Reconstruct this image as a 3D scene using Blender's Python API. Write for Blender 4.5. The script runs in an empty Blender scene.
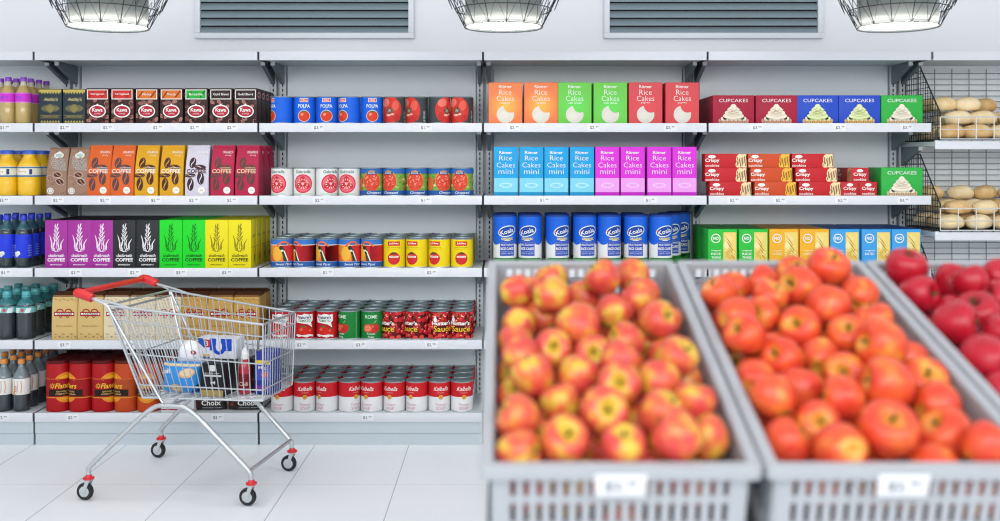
import bpy, bmesh, math, random
from mathutils import Vector, Matrix

# ------------------------------------------------------------------ basics
FP, CX, CY, CAMZ = 972.0, 503.0, 162.0, 1.6      # focal length in pixels, vanishing point, eye height
U = 5.53 / FP                                    # metres per pixel at the front of the shelves
PI = math.pi
random.seed(7)
C = bpy.context.scene.collection
DG = bpy.context.evaluated_depsgraph_get

def wx(px, d): return (px - CX) * d / FP
def wz(py, d): return CAMZ - (py - CY) * d / FP

def lin(h):
    h = h.lstrip('#')
    o = []
    for i in (0, 2, 4):
        c = int(h[i:i + 2], 16) / 255
        o.append(c / 12.92 if c <= .04045 else ((c + .055) / 1.055) ** 2.4)
    return (*o, 1)

MATS = {}
def mat(name, hexc, rough=.5, metal=0, spec=.5, trans=0, emit=0, alpha=1, coat=0):
    if name in MATS: return MATS[name]
    m = bpy.data.materials.new(name); m.use_nodes = True
    b = m.node_tree.nodes['Principled BSDF']
    b.inputs['Base Color'].default_value = lin(hexc)
    b.inputs['Roughness'].default_value = rough
    b.inputs['Metallic'].default_value = metal
    b.inputs['Specular IOR Level'].default_value = spec
    b.inputs['Transmission Weight'].default_value = trans
    b.inputs['Alpha'].default_value = alpha
    b.inputs['Coat Weight'].default_value = coat
    if emit:
        b.inputs['Emission Color'].default_value = lin(hexc)
        b.inputs['Emission Strength'].default_value = emit
    MATS[name] = m
    return m
def ink(h, rough=.48):
    m = mat('print_' + h, h, rough, spec=.2)
    m.node_tree.nodes['Principled BSDF'].inputs['Base Color'].default_value = (*[c * .8 for c in lin(h)[:3]], 1)     # printing ink on board
    return m

class MB:
    """collects faces with materials, links them as one mesh object"""
    def __init__(s): s.v = []; s.f = []; s.m = []; s.mats = []
    def mi(s, m):
        if m not in s.mats: s.mats.append(m)
        return s.mats.index(m)
    def add(s, vs, fs, m):
        k = len(s.v); s.v += [tuple(p) for p in vs]
        ms = m if isinstance(m, list) else None
        for i, f in enumerate(fs):
            s.f.append([k + j for j in f]); s.m.append(s.mi(ms[i] if ms else m))
    def box(s, x0, y0, z0, x1, y1, z1, m, bev=0):
        if bev:
            bm = bmesh.new(); bmesh.ops.create_cube(bm, size=1)
            for v in bm.verts:
                v.co = ((x0 + x1) / 2 + v.co.x * (x1 - x0), (y0 + y1) / 2 + v.co.y * (y1 - y0), (z0 + z1) / 2 + v.co.z * (z1 - z0))
            bmesh.ops.bevel(bm, geom=bm.edges[:], offset=bev, segments=2, profile=.5, affect='EDGES')
            s.add([v.co[:] for v in bm.verts], [[v.index for v in f.verts] for f in bm.faces], m); bm.free()
            return
        vs = [(x, y, z) for x in (x0, x1) for y in (y0, y1) for z in (z0, z1)]
        s.add(vs, [(0, 1, 3, 2), (4, 6, 7, 5), (0, 4, 5, 1), (2, 3, 7, 6), (0, 2, 6, 4), (1, 5, 7, 3)], m)
    def prism(s, poly, axis, a0, a1, m):
        """poly of 2D points extruded along an axis: 'x' -> (y,z), 'y' -> (x,z), 'z' -> (x,y)"""
        def P(p, a): return {'x': (a, p[0], p[1]), 'y': (p[0], a, p[1]), 'z': (p[0], p[1], a)}[axis]
        n = len(poly)
        vs = [P(p, a0) for p in poly] + [P(p, a1) for p in poly]
        fs = [list(range(n))[::-1], list(range(n, 2 * n))] + [[i, (i + 1) % n, n + (i + 1) % n, n + i] for i in range(n)]
        s.add(vs, fs, m)
    def tube(s, pts, r, m, n=6, closed=False):
        pts = [Vector(p) for p in pts]; N = len(pts); rings = []
        up = None
        for i, p in enumerate(pts):
            if closed: t = (pts[(i + 1) % N] - pts[i - 1]).normalized()
            elif i == 0: t = (pts[1] - p).normalized()
            elif i == N - 1: t = (p - pts[i - 1]).normalized()
            else: t = ((pts[i + 1] - p).normalized() + (p - pts[i - 1]).normalized()).normalized()
            if up is None:
                up = Vector((0, 0, 1)) if abs(t.z) < .9 else Vector((0, 1, 0))
            a = (up - t * up.dot(t)).normalized(); b = t.cross(a); up = a
            rr = r[i] if isinstance(r, (list, tuple)) else r
            rings.append([p + (a * math.cos(2 * PI * k / n) + b * math.sin(2 * PI * k / n)) * rr for k in range(n)])
        vs = [v for R in rings for v in R]; fs = []
        for i in range(N if closed else N - 1):
            j = (i + 1) % N
            for k in range(n):
                fs.append((i * n + k, j * n + k, j * n + (k + 1) % n, i * n + (k + 1) % n))
        if not closed:
            fs.append(list(range(n))); fs.append([(N - 1) * n + k for k in range(n)][::-1])
        s.add(vs, fs, m)
    def lathe(s, prof, m, n=32, o=(0, 0, 0), cap0=True, cap1=True, wob=None):
        """prof rows (r, z[, material]); the material of a row holds for the band up to the next row"""
        vs = []; fs = []; ms = []
        for (r, z, *_) in prof:
            for k in range(n):
                a = 2 * PI * k / n; q = wob(a, z) if wob else 1
                vs.append((o[0] + r * q * math.cos(a), o[1] + r * q * math.sin(a), o[2] + z))
        cur = m
        for i in range(len(prof) - 1):
            if len(prof[i]) > 2: cur = prof[i][2]
            for k in range(n):
                fs.append((i * n + k, i * n + (k + 1) % n, (i + 1) * n + (k + 1) % n, (i + 1) * n + k)); ms.append(cur)
        if cap0: fs.append(list(range(n))[::-1]); ms.append(prof[0][2] if len(prof[0]) > 2 else m)
        if cap1: fs.append([(len(prof) - 1) * n + k for k in range(n)]); ms.append(cur)
        s.add(vs, fs, ms)
    def xf(s, M, start=0):
        for i in range(start, len(s.v)): s.v[i] = (M @ Vector(s.v[i]))[:]
    def obj(s, name, parent=None, loc=None, ang=38, rz=0):
        me = bpy.data.meshes.new(name)
        me.from_pydata(s.v, [], s.f)
        for m in s.mats: me.materials.append(m)
        me.polygons.foreach_set('material_index', s.m)
        me.polygons.foreach_set('use_smooth', [True] * len(s.f))
        me.set_sharp_from_angle(angle=math.radians(ang))
        me.update()
        o = bpy.data.objects.new(name, me); C.objects.link(o)
        if parent: o.parent = parent
        if loc: o.location = loc
        if rz: o.rotation_euler.z = rz
        return o

def tag(o, label, cat, group=None):
    o['label'] = label; o['category'] = cat
    if group: o['group'] = group
    return o
def empty(name, loc=(0, 0, 0), rz=0):
    o = bpy.data.objects.new(name, None); C.objects.link(o)
    o.empty_display_size = .05; o.location = loc; o.rotation_euler.z = rz
    return o
def thing(name, label, cat, loc=(0, 0, 0), rz=0, group=None):
    return tag(empty(name, loc, rz), label, cat, group)
def struct(o):
    o['kind'] = 'structure'; return o
KIDS = {}
def dup(src):
    """a copy of a thing with copies of its parts and sub-parts, sharing their meshes"""
    r = src.copy(); C.objects.link(r)
    for ch in src.children:
        c = ch.copy(); C.objects.link(c); c.parent = r; c.matrix_parent_inverse = ch.matrix_parent_inverse
        for g in ch.children:
            d = g.copy(); C.objects.link(d); d.parent = c
    return r

# ------------------------------------------------------------------ printed artwork: flat shapes in pixel units, laid on faces
GL = {}
def glyphs(s, bold=0.0):
    k = (s, bold)
    if k in GL: return GL[k]
    cu = bpy.data.curves.new('lettering', 'FONT'); cu.body = s; cu.resolution_u = 2; cu.offset = bold
    ob = bpy.data.objects.new('lettering', cu); C.objects.link(ob)
    me = bpy.data.meshes.new_from_object(ob.evaluated_get(DG()))
    vs = [(v.co.x, v.co.y) for v in me.vertices]; fs = [list(p.vertices) for p in me.polygons]
    bpy.data.objects.remove(ob); bpy.data.meshes.remove(me); bpy.data.curves.remove(cu)
    x0 = min(v[0] for v in vs); x1 = max(v[0] for v in vs); y0 = min(v[1] for v in vs); y1 = max(v[1] for v in vs)
    h = y1 - y0
    GL[k] = ([((x - (x0 + x1) / 2) / h, (y - y0) / h) for x, y in vs], fs, (x1 - x0) / h)
    return GL[k]

class Art:
    def __init__(s): s.L = []; s.lv = 0
    def _p(s, vs, fs, c, hold=False):
        if not hold: s.lv += 1
        s.L.append((vs, fs, c, s.lv)); return s
    def poly(s, pts, c, hold=False): return s._p(list(pts), [list(range(len(pts)))], c, hold)
    def rect(s, x0, z0, x1, z1, c, hold=False): return s.poly([(x0, z0), (x1, z0), (x1, z1), (x0, z1)], c, hold)
    def ell(s, cx, cz, rx, rz, c, rot=0, n=22, hold=False):
        cr, sr = math.cos(math.radians(rot)), math.sin(math.radians(rot))
        return s.poly([(cx + rx * math.cos(t) * cr - rz * math.sin(t) * sr, cz + rx * math.cos(t) * sr + rz * math.sin(t) * cr)
                       for t in (2 * PI * i / n for i in range(n))], c, hold)
    def ring(s, cx, cz, rx, rz, w, c, rot=0, n=28, hold=False):
        cr, sr = math.cos(math.radians(rot)), math.sin(math.radians(rot)); vs = []
        for k in (0, w):
            for i in range(n):
                t = 2 * PI * i / n; x = (rx - k) * math.cos(t); z = (rz - k) * math.sin(t)
                vs.append((cx + x * cr - z * sr, cz + x * sr + z * cr))
        return s._p(vs, [[i, (i + 1) % n, n + (i + 1) % n, n + i] for i in range(n)], c, hold)
    def stroke(s, pts, w, c, hold=False, taper=False):
        pts = [Vector(p) for p in pts]; a = []; b = []; N = len(pts)
        for i, p in enumerate(pts):
            t = (pts[min(i + 1, N - 1)] - pts[max(i - 1, 0)]).normalized(); nn = Vector((-t.y, t.x))
            ww = w / 2 * ((math.sin(PI * (i + .25) / (N - .5)) if taper else 1))
            a.append((p + nn * ww)[:]); b.append((p - nn * ww)[:])
        return s._p(a + b, [[i, i + 1, N + i + 1, N + i] for i in range(N - 1)], c, hold)
    def text(s, t, cx, cz, h, c, w=None, shear=0, bold=0.0, rot=0, hold=False):
        vs, fs, asp = glyphs(t, bold * .6 if bold > 0 else bold)
        sx = h if w is None else w / asp
        cr, sr = math.cos(math.radians(rot)), math.sin(math.radians(rot))
        out = []
        for x, y in vs:
            X = x * sx + y * h * shear; Z = y * h
            out.append((cx + X * cr - Z * sr, cz + X * sr + Z * cr))
        return s._p(out, fs, c, hold)
    def mesh(s, clip=None, cutx=None):
        bm = bmesh.new(); cols = []
        for vs, fs, c, lv in s.L:
            if c not in cols: cols.append(c)
            V = [bm.verts.new((x, z, lv)) for x, z in vs]
            for f in fs:
                try:
                    F = bm.faces.new([V[i] for i in f]); F.material_index = cols.index(c)
                except ValueError: pass
        bmesh.ops.triangulate(bm, faces=[f for f in bm.faces if len(f.verts) > 4])
        def cut(co, no, clear):
            bmesh.ops.bisect_plane(bm, geom=bm.verts[:] + bm.edges[:] + bm.faces[:], plane_co=co, plane_no=no, clear_outer=clear, dist=1e-6)
        if clip:
            x0, z0, x1, z1 = clip
            cut((x0, 0, 0), (-1, 0, 0), True); cut((x1, 0, 0), (1, 0, 0), True)
            cut((0, z0, 0), (0, -1, 0), True); cut((0, z1, 0), (0, 1, 0), True)
        if cutx and bm.verts:
            lo = min(v.co.x for v in bm.verts); hi = max(v.co.x for v in bm.verts)
            k = math.ceil(lo / cutx)
            while k * cutx < hi:
                cut((k * cutx, 0, 0), (1, 0, 0), False); k += 1
        bm.verts.ensure_lookup_table(); bm.verts.index_update()
        # face the viewer: the mapped face must point to -Y, i.e. counter-clockwise in (x, z)
        fs = []; ms = []
        for f in bm.faces:
            ids = [v.index for v in f.verts]; q = [v.co for v in f.verts]
            ar = sum(q[i].x * q[(i + 1) % len(q)].y - q[(i + 1) % len(q)].x * q[i].y for i in range(len(q)))
            fs.append(ids if ar > 0 else ids[::-1]); ms.append(ink(cols[f.material_index]) if isinstance(cols[f.material_index], str) else cols[f.material_index])
        vs = [v.co[:] for v in bm.verts]; bm.free()
        return vs, fs, ms
E0 = .0005; E1 = .00011
def lay(mb, art, fn, clip=None, cutx=None, u=U):
    """fn(x, z, off) in metres -> point"""
    vs, fs, ms = art.mesh(clip, cutx)
    mb.add([fn(x * u, z * u, E0 + E1 * lv) for x, z, lv in vs], fs, ms)
def on_front(y): return lambda x, z, o: (x, y - o, z)
def on_can(r): return lambda x, z, o: ((r + o) * math.sin(x / r), -(r + o) * math.cos(x / r), z)
def on_right(xr): return lambda x, z, o: (xr + o, x, z)
def on_left(xl): return lambda x, z, o: (xl - o, -x, z)

ORD = ['zeroth', 'first', 'second', 'third', 'fourth', 'fifth', 'sixth', 'seventh', 'eighth', 'ninth', 'tenth', 'eleventh', 'twelfth']
ROW = ['front row', 'second row', 'third row', 'fourth row', 'fifth row']
SHELF = [('top', wz(123.7, 5.5)), ('second', wz(196.1, 5.5)), ('middle', wz(268.3, 5.5)), ('fourth', wz(340.3, 5.5)), ('bottom', wz(412.8, 5.5))]
PLACED = []
USED = set()
HIDDEN = {i for a, b in [(124, 124), (128, 128), (132, 132), (136, 136), (140, 140), (144, 144), (156, 156), (158, 158), (161, 161), (165, 165), (177, 177), (189, 189), (332, 332), (336, 336), (338, 338), (340, 340), (342, 342), (344, 344), (346, 346), (348, 348), (350, 350), (352, 352), (354, 354), (356, 356), (358, 358), (377, 377), (411, 411), (415, 415), (417, 419), (423, 423), (427, 427), (430, 430), (433, 433), (437, 437), (441, 441), (445, 445), (449, 449), (453, 453), (457, 457), (507, 508), (518, 518), (524, 524), (526, 526), (531, 532), (534, 538), (541, 541), (544, 545), (547, 547), (549, 550), (552, 556), (560, 561), (610, 610), (612, 613), (615, 615), (619, 620), (622, 622), (624, 624), (628, 629), (631, 633), (638, 641), (649, 649), (655, 657), (659, 701), (703, 708), (711, 720)] for i in range(a, b + 1)}
def place(src, loc, label, group, rz=0):
    """puts the first of a kind itself, then copies of it"""
    PLACED.append(label)
    if len(PLACED) in HIDDEN: return None          # stands wholly behind other goods: nothing of it shows
    o = dup(src) if src.name in USED else src
    if o is src: USED.add(src.name)
    o.location = loc; o.rotation_euler.z = rz
    o['label'] = label
    if group: o['group'] = group
    return o
# ------------------------------------------------------------------ the setting
white_wall = mat('wall_paint', 'e2e3e7', .75, spec=.2)
steel_white = mat('shelf_white_enamel', 'cbced4', .45)
steel_grey = mat('shelf_grey_enamel', 'c3ccd0', .5)
panel_grey = mat('back_panel_grey', 'dfe6ea', .6, spec=.3)
upright_grey = mat('upright_grey', 'c2cace', .5)
bracket_dark = mat('bracket_slate', '6a7880', .45)
slot_black = mat('slot_black', '0c0f11', .8)
gap_dark = mat('shelf_end_gap_shade', '2f383d', .7)
chrome = mat('cart_chrome', 'bfc3c6', .36, .8)
tin = mat('can_tin', '87969b', .38, .55)
tin_edge = mat('can_tin_edge', 'b9c3c6', .3, .6)

# floor: large pale tiles with thin grey joints
fm = bpy.data.materials.new('floor_tile'); fm.use_nodes = True
nt = fm.node_tree; N = nt.nodes; Lk = nt.links; B = N['Principled BSDF']
tc = N.new('ShaderNodeTexCoord'); sep = N.new('ShaderNodeSeparateXYZ'); Lk.new(tc.outputs['Object'], sep.inputs[0])
def mth(op, a, b=None):
    n = N.new('ShaderNodeMath'); n.operation = op
    for i, v in enumerate((a, b)):
        if v is None: continue
        if isinstance(v, (int, float)): n.inputs[i].default_value = v
        else: Lk.new(v, n.inputs[i])
    return n.outputs[0]
def joint(ax, off, size, w):
    t = mth('ADD', sep.outputs[ax], off); t = mth('MODULO', t, size); t = mth('SUBTRACT', t, size / 2); t = mth('ABSOLUTE', t)
    return mth('GREATER_THAN', t, size / 2 - w)
jx = joint(0, 10 * .532 + .532, .532, .0022)
jy = joint(1, 10 * 1.064 - 4.826, 1.064, .0022)
jm = mth('MULTIPLY', mth('MAXIMUM', jx, mth('MULTIPLY', jy, .45)), 1)
nz = N.new('ShaderNodeTexNoise'); nz.inputs['Scale'].default_value = 3; Lk.new(tc.outputs['Object'], nz.inputs['Vector'])
cr = N.new('ShaderNodeMix'); cr.data_type = 'RGBA'; cr.inputs[6].default_value = lin('e2e7ec'); cr.inputs[7].default_value = lin('e8ecf0'); Lk.new(nz.outputs[0], cr.inputs[0])
mx = N.new('ShaderNodeMix'); mx.data_type = 'RGBA'; Lk.new(jm, mx.inputs[0]); Lk.new(cr.outputs[2], mx.inputs[6]); mx.inputs[7].default_value = lin('9da2a8')
Lk.new(mx.outputs[2], B.inputs['Base Color']); B.inputs['Roughness'].default_value = .32; B.inputs['Specular IOR Level'].default_value = .35

b = MB(); b.box(-6, -3.5, -.1, 6, 6.2, 0, fm); struct(b.obj('floor'))
b = MB(); b.box(-6, 6.02, 0, 6, 6.2, 3.6, white_wall); struct(b.obj('wall_back'))
b = MB(); b.box(-6, -3.5, 3.6, 6, 6.2, 3.7, mat('ceiling_paint', 'e8e8ea', .8)); struct(b.obj('ceiling'))

# ------------------------------------------------------------------ shelving bays
BW = 1.268
def bay_x(j): return -.113 + BW * (j - 3)
CAN_T = wz(52, 5.5)
def make_bay(x):
    root = empty('shelving_bay', (x, 0, 0))
    m = MB(); m.box(.055, 5.985, 0, BW - .055, 6.0, CAN_T, panel_grey)
    m.obj('back_panel', root)
    for s in (.029, BW - .029):
        m = MB(); m.box(s - .019, 5.965, 0, s + .019, 6.0, CAN_T + .01, upright_grey)
        z = .2
        while z < 2.15:
            m.box(s - .0035, 5.9635, z, s + .0035, 5.966, z + .019, slot_black); z += .03
        m.obj('upright', root)
    for k, (nm, zt) in enumerate([('canopy', CAN_T)] + SHELF):
        m = MB(); m.box(.006, 5.497, zt - .032, BW - .006, 5.982, zt, steel_grey)
        sh = m.obj('canopy_shelf' if k == 0 else 'shelf', root)
        l = MB(); l.box(.006, 5.484, zt - .048, BW - .006, 5.497, zt + .003, steel_white, .002); l.obj('price_rail', sh)
        for a in (.0012, BW - .0052):
            e = MB(); e.box(a, 5.488, zt - .044, a + .004, 5.98, zt, gap_dark); e.obj('end_plate', sh)
        if k < 5:
            zb = zt - .032
            for s in (.029, BW - .029):
                q = MB(); q.prism([(5.964, zb - .001), (5.71, zb - .001), (5.71, zb - .022), (5.73, zb - .03), (5.964, zb - .115)], 'x', s - .011, s + .011, bracket_dark)
                q.box(s - .012, 5.704, zb - .024, s + .012, 5.712, zb - .001, steel_white)
                q.obj('bracket', root)
    zb = SHELF[4][1] - .048
    m = MB(); m.box(.006, 5.492, zb / 2 + .001, BW - .006, 5.51, zb, mat('plinth_enamel', 'b4bfc6', .5)); m.box(.006, 5.496, .0, BW - .006, 5.51, zb / 2 - .001, mat('plinth_enamel', '', .5))
    m.box(.0, 5.51, 0, BW, 5.52, zb, gap_dark)  # dark backing paints in the shade seen through gaps between bays
    m.obj('plinth', root)
    return root
BAYL = ['white shelving bay at the picture edge holding bottled drinks', 'white shelving bay behind the shopping cart holding packaged coffee',
        'white shelving bay holding rows of tinned tomatoes and soup', 'white shelving bay holding rice cakes boxes and blue canisters',
        'white shelving bay holding cupcake, cookie and cracker boxes']
bay0 = make_bay(bay_x(0))
for j in range(5):
    o = bay0 if j == 0 else dup(bay0)
    o.location.x = bay_x(j); tag(o, BAYL[j], 'shelf', 'shelving bays along the wall')

# price tags on the rails
PT = {}
def price_art(txt, big=1.0):
    a = Art(); a.text('$' + txt[0] + '.', -1.5 * big, -1.9 * big, 3.4 * big, '596066', w=5.0 * big, bold=.01)
    a.text(txt[1:], 3.0 * big, -.1 * big, 1.7 * big, '596066', w=3.0 * big); return a
def price_tag(txt, w=13.2, h=6.6, u=U, big=1.0):
    m = MB(); m.box(-w / 2 * u, -.0012, -h / 2 * u, w / 2 * u, 0, h / 2 * u, mat('tag_paper', 'd6d8dc', .5), .0004)
    lay(m, price_art(txt, big), on_front(-.0012), u=u)
    return m.obj('price_tag')
TAGS = {0: [(4, '199'), (64, '299'), (107, '249'), (157, '299'), (194, '249'), (231, '299'), (318, '349'), (425, '199'), (514, '249'), (594, '249'), (670, '249'), (757, '399'), (840, '399'), (907, '399')],
        1: [(3, '249'), (57, '299'), (104, '249'), (155, '249'), (193, '299'), (231, '249'), (319, '249'), (425, '199'), (544, '199'), (650, '199'), (734, '299'), (780, '299'), (842, '299'), (904, '399')],
        2: [(5, '199'), (75, '399'), (134, '249'), (180, '349'), (226, '349'), (327, '199'), (431, '249')],
        3: [(64, '399'), (130, '399'), (301, '299'), (360, '349'), (431, '299')],
        4: [(2, '299'), (72, '299'), (142, '299'), (217, '349'), (367, '199')]}
NEAR = {0: 'brown juice bottles', 1: 'green tea boxes'}
def under(s, px):
    t = {0: [(36, 'brown juice bottles'), (86, 'gold trimmed tea boxes'), (134, 'red panel coffee cartons'), (184, 'orange panel coffee cartons'), (209, 'green panel coffee carton'), (258, 'dark panel coffee cartons'), (382, 'blue tomato cans'), (480, 'giant tomato cans'), (558, 'orange rice cakes boxes'), (628, 'green rice cakes boxes'), (705, 'red rice cakes boxes'), (798, 'red cupcake boxes'), (880, 'blue cupcake boxes'), (999, 'green cupcake box')],
         1: [(36, 'yellow juice bottles'), (88, 'brown bean print bags'), (133, 'orange coffee bags'), (184, 'yellow coffee bags'), (209, 'pale coffee bag'), (258, 'crimson coffee bags'), (360, 'white tomato cans'), (480, 'chopped tomato cans'), (594, 'blue mini rice cakes'), (705, 'pink mini rice cakes'), (750, 'red cookie stack'), (797, 'orange cookie stack'), (860, 'third cookie stack'), (999, 'green cupcake box')],
         2: [(36, 'blue soda bottles'), (112, 'purple coffee boxes'), (159, 'black coffee boxes'), (205, 'green coffee boxes'), (258, 'yellow coffee boxes'), (382, 'blue banded pepper cans'), (480, 'yellow tomato cans')],
         3: [(100, 'tan coffee bags'), (258, 'cream coffee bags'), (337, 'red label tomato cans'), (382, 'green tomato cans'), (480, 'cherry tomato sauce cans')],
         4: [(36, 'orange capped bottles'), (100, 'red coffee tins'), (160, 'orange red coffee tins'), (258, 'dark chocolate bags'), (480, 'red and white soup cans')]}
    for lim, n in t[s]:
        if px < lim: return n
for s, L in TAGS.items():
    for px, txt in L:
        if txt not in PT: PT[txt] = price_tag(txt); PT[txt]['category'] = 'price tag'
        place(PT[txt], (wx(px, 5.48), 5.4838, SHELF[s][1] - .0225), 'small white price tag on the %s shelf rail, below the %s' % (SHELF[s][0], under(s, px)), 'price tags on the shelf rails')
# ------------------------------------------------------------------ packaging builders (art in pixel units, origin at the base centre)
WHT = 'f2f2ee'
def carton(name, W, H, D, bg, art=None, right=None, left=None, top=None, flaps=True, u=U):
    """a folded carton with its printed faces; W, H in pixels, D in metres"""
    m = MB(); w = W * u; h = H * u
    m.box(-w / 2, -D / 2, 0, w / 2, D / 2, h, ink(bg), .0018)
    tp = ink(top or bg)
    if flaps:   # two top flaps meeting in a seam, tuck edge along the front
        m.box(-w / 2 + .002, -D / 2 + .002, h - .0006, w / 2 - .002, -.0006, h + .0007, tp)
        m.box(-w / 2 + .002, .0006, h - .0006, w / 2 - .002, D / 2 - .002, h + .0007, tp)
    e = .25
    if art: lay(m, art, on_front(-D / 2), (-W / 2 + e, e, W / 2 - e, H - e), u=u)
    d = D / u / 2
    if right: lay(m, right, on_right(w / 2), (-d + e, e, d - e, H - e), u=u)
    if left: lay(m, left, on_left(-w / 2), (-d + e, e, d - e, H - e), u=u)
    return m.obj(name)

def tin_can(name, dia, H, bg, art, lidh=1.0, bottom=True):
    """a food tin: printed wrap, recessed lid with a seam ring, seam at the base"""
    r = dia / 2 * U; h = H * U; root = empty(name)
    m = MB(); m.lathe([(r, .006), (r, h - .006)], ink(bg), 40)
    if art: lay(m, art, on_can(r), (-PI * dia / 2, 1.2, PI * dia / 2, H - 1.2), math.radians(6) * dia / 2)
    m.obj('printed_wrap', root)
    m = MB(); m.lathe([(r - .001, h - .007), (r + .0012, h - .0055), (r + .0016, h - .002), (r + .0003, h), (r - .003, h), (r - .004, h - .005), (r * .78, h - .005), (r * .74, h - .0035), (r * .5, h - .0035), (r * .47, h - .005)], tin, 40, cap0=False)
    m.obj('lid', root)
    m = MB(); m.lathe([(r - .003, 0), (r + .0008, 0), (r + .0012, .004), (r - .0005, .007)], tin_edge, 40)
    m.obj('base_seam', root)
    return root

def gusset_bag(name, W, H, D, bg, art, lean=.8, seal=None, right=None):
    """side-gusset bag: flat base, front and back leaning together to a folded, sealed top"""
    w = W * U / 2; h = H * U; d = D / 2
    def hd(z):
        t = min(max(z / h, 0), 1); return d * (1 - lean * t ** 2.2) + .004 * math.sin(PI * t)
    def hw(z): return w * (1 - .05 * (z / h) ** 2)
    lv = [0, .004] + [h * k / 9 for k in range(1, 9)] + [h * .955, h]
    m = MB(); vs = []; fs = []; n = 12
    for z in lv:
        a, b = hw(z), hd(z); g = .35 * b * (z / h)        # gusset creases pulled in towards the top
        c = .004 if z > 0 else .008
        vs += [(x, y, z) for x, y in ((-a + c, -b), (0, -b - .002 * math.sin(PI * z / h)), (a - c, -b), (a, -b + c), (a - g, 0), (a, b - c), (a - c, b), (0, b), (-a + c, b), (-a, b - c), (-a + g, 0), (-a, -b + c))]
    for i in range(len(lv) - 1):
        for k in range(n): fs.append((i * n + k, i * n + (k + 1) % n, (i + 1) * n + (k + 1) % n, (i + 1) * n + k))
    fs.append(list(range(n))[::-1]); fs.append([(len(lv) - 1) * n + k for k in range(n)])
    m.add(vs, fs, ink(bg))
    if art: lay(m, art, lambda x, z, o: (x * hw(z) / w, -hd(z) - .0022 * math.sin(PI * max(0, min(1, z / h))) - o, z), (-W / 2 + .4, .4, W / 2 - .4, H - .6), 6)
    if seal:
        b = hd(h); m.box(-hw(h) + .001, -b - .006, h - .011, hw(h) - .001, -b + .001, h - .001, ink(seal), .001)
    return m.obj(name)

def round_outline(w, d, rc, s):
    """point and normal at arc length s (from the front centre to the right) of a rounded rectangle"""
    a, b = w - rc, d - rc; q = PI * rc / 2
    segs = [('l', (0, -d), (1, 0), a), ('c', (a, -b), -PI / 2, q), ('l', (w, -b), (0, 1), 2 * b), ('c', (a, b), 0, q), ('l', (a, d), (-1, 0), 2 * a),
            ('c', (-a, b), PI / 2, q), ('l', (-w, b), (0, -1), 2 * b), ('c', (-a, -b), PI, q), ('l', (-a, -d), (1, 0), a)]
    L = 4 * a + 4 * b + 4 * q; s = s % L
    for k, p, q_, ln in segs:
        if s <= ln + 1e-9:
            if k == 'l': return (p[0] + q_[0] * s, p[1] + q_[1] * s), (q_[1], -q_[0])
            t = q_ + s / rc; n = (math.cos(t), math.sin(t)); return (p[0] + rc * n[0], p[1] + rc * n[1]), n
        s -= ln
    return (0, -d), (0, -1)

def rounded_tin(name, W, H, D, bg, art, lidc, shift=0, rc=.052):
    """square tin with well rounded corners and a stepped lid"""
    w, h, d = W * U / 2, H * U, D / 2; root = empty(name)
    def loop(inset, z, n=40):
        L = 4 * (w - rc) + 4 * (d - rc) + 2 * PI * rc
        o = []
        for i in range(n):
            p, nn = round_outline(w, d, rc, L * i / n); o.append((p[0] - nn[0] * inset, p[1] - nn[1] * inset, z))
        return o
    def stack(rows, mt, nm):
        m = MB(); vs = []; fs = []; n = 40
        for ins, z in rows: vs += loop(ins, z)
        for i in range(len(rows) - 1):
            for k in range(n): fs.append((i * n + k, i * n + (k + 1) % n, (i + 1) * n + (k + 1) % n, (i + 1) * n + k))
        fs.append(list(range(n))[::-1]); fs.append([(len(rows) - 1) * n + k for k in range(n)])
        m.add(vs, fs, mt); return m
    m = stack([(.004, 0), (.0005, .004), (0, .01), (0, h - .022), (.002, h - .018)], ink(bg), '')
    def fn(x, z, o):
        p, nn = round_outline(w, d, rc, x + shift * U); return (p[0] + nn[0] * o, p[1] + nn[1] * o, z)
    lay(m, art, fn, (-60, 1.2, 60, H - 4.2), 1.5)
    m.obj('printed_body', root)
    stack([(.003, h - .018), (.003, h - .016), (.0008, h - .015), (.0008, h - .003), (.004, h)], ink(lidc), '').obj('lid', root)
    return root

def bottle(name, r, h, liquid, capc, label, lz, clear=None, shoulder=.6, neck=.36, cap_h=.075, art=None, fill=.78, capr=1.2):
    """drink bottle: blown body with foot and shoulder, label sleeve, ribbed screw cap"""
    root = empty(name); liq = mat('drink_' + liquid, liquid, .18, spec=.6, coat=.3)
    clr = mat('bottle_clear_' + (clear or liquid), clear or liquid, .12, spec=.6, coat=.3)
    z = lambda t: t * h
    prof = [(r * .72, 0), (r * .94, z(.012)), (r, z(.04)), (r, z(shoulder * .5)), (r * .985, z(shoulder * .55)), (r, z(shoulder * .6)), (r, z(shoulder))]
    for k in range(1, 8):
        t = k / 7; prof.append((r * (neck + (1 - neck) * (.5 + .5 * math.cos(PI * t ** 1.1))), z(shoulder + (.9 - shoulder) * t)))
    prof += [(r * neck * 1.25, z(.905)), (r * neck * 1.25, z(.915)), (r * neck, z(.92)), (r * neck, z(.97))]
    prof = [(a, b, liq if b < z(fill) else clr) for a, b in prof]
    m = MB(); m.lathe(prof, liq, 28); m.obj('bottle_body', root)
    m = MB(); m.lathe([(r + .0006, z(lz[0])), (r + .001, z(lz[0]) + .001), (r + .001, z(lz[1]) - .001), (r + .0006, z(lz[1]))], ink(label), 32, cap0=False, cap1=False)
    if art: lay(m, art, on_can(r + .001), None, math.radians(7) * r / U)
    m.obj('label_sleeve', root)
    cr_ = r * neck * capr
    m = MB(); m.lathe([(cr_, z(1 - cap_h)), (cr_ * 1.04, z(1 - cap_h) + .002), (cr_, z(1) - .004), (cr_ * .9, z(1))], mat('cap_' + capc, capc, .35), 24, wob=lambda a, zz: 1 + .02 * math.cos(a * 12))
    m.obj('cap', root)
    return root

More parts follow.
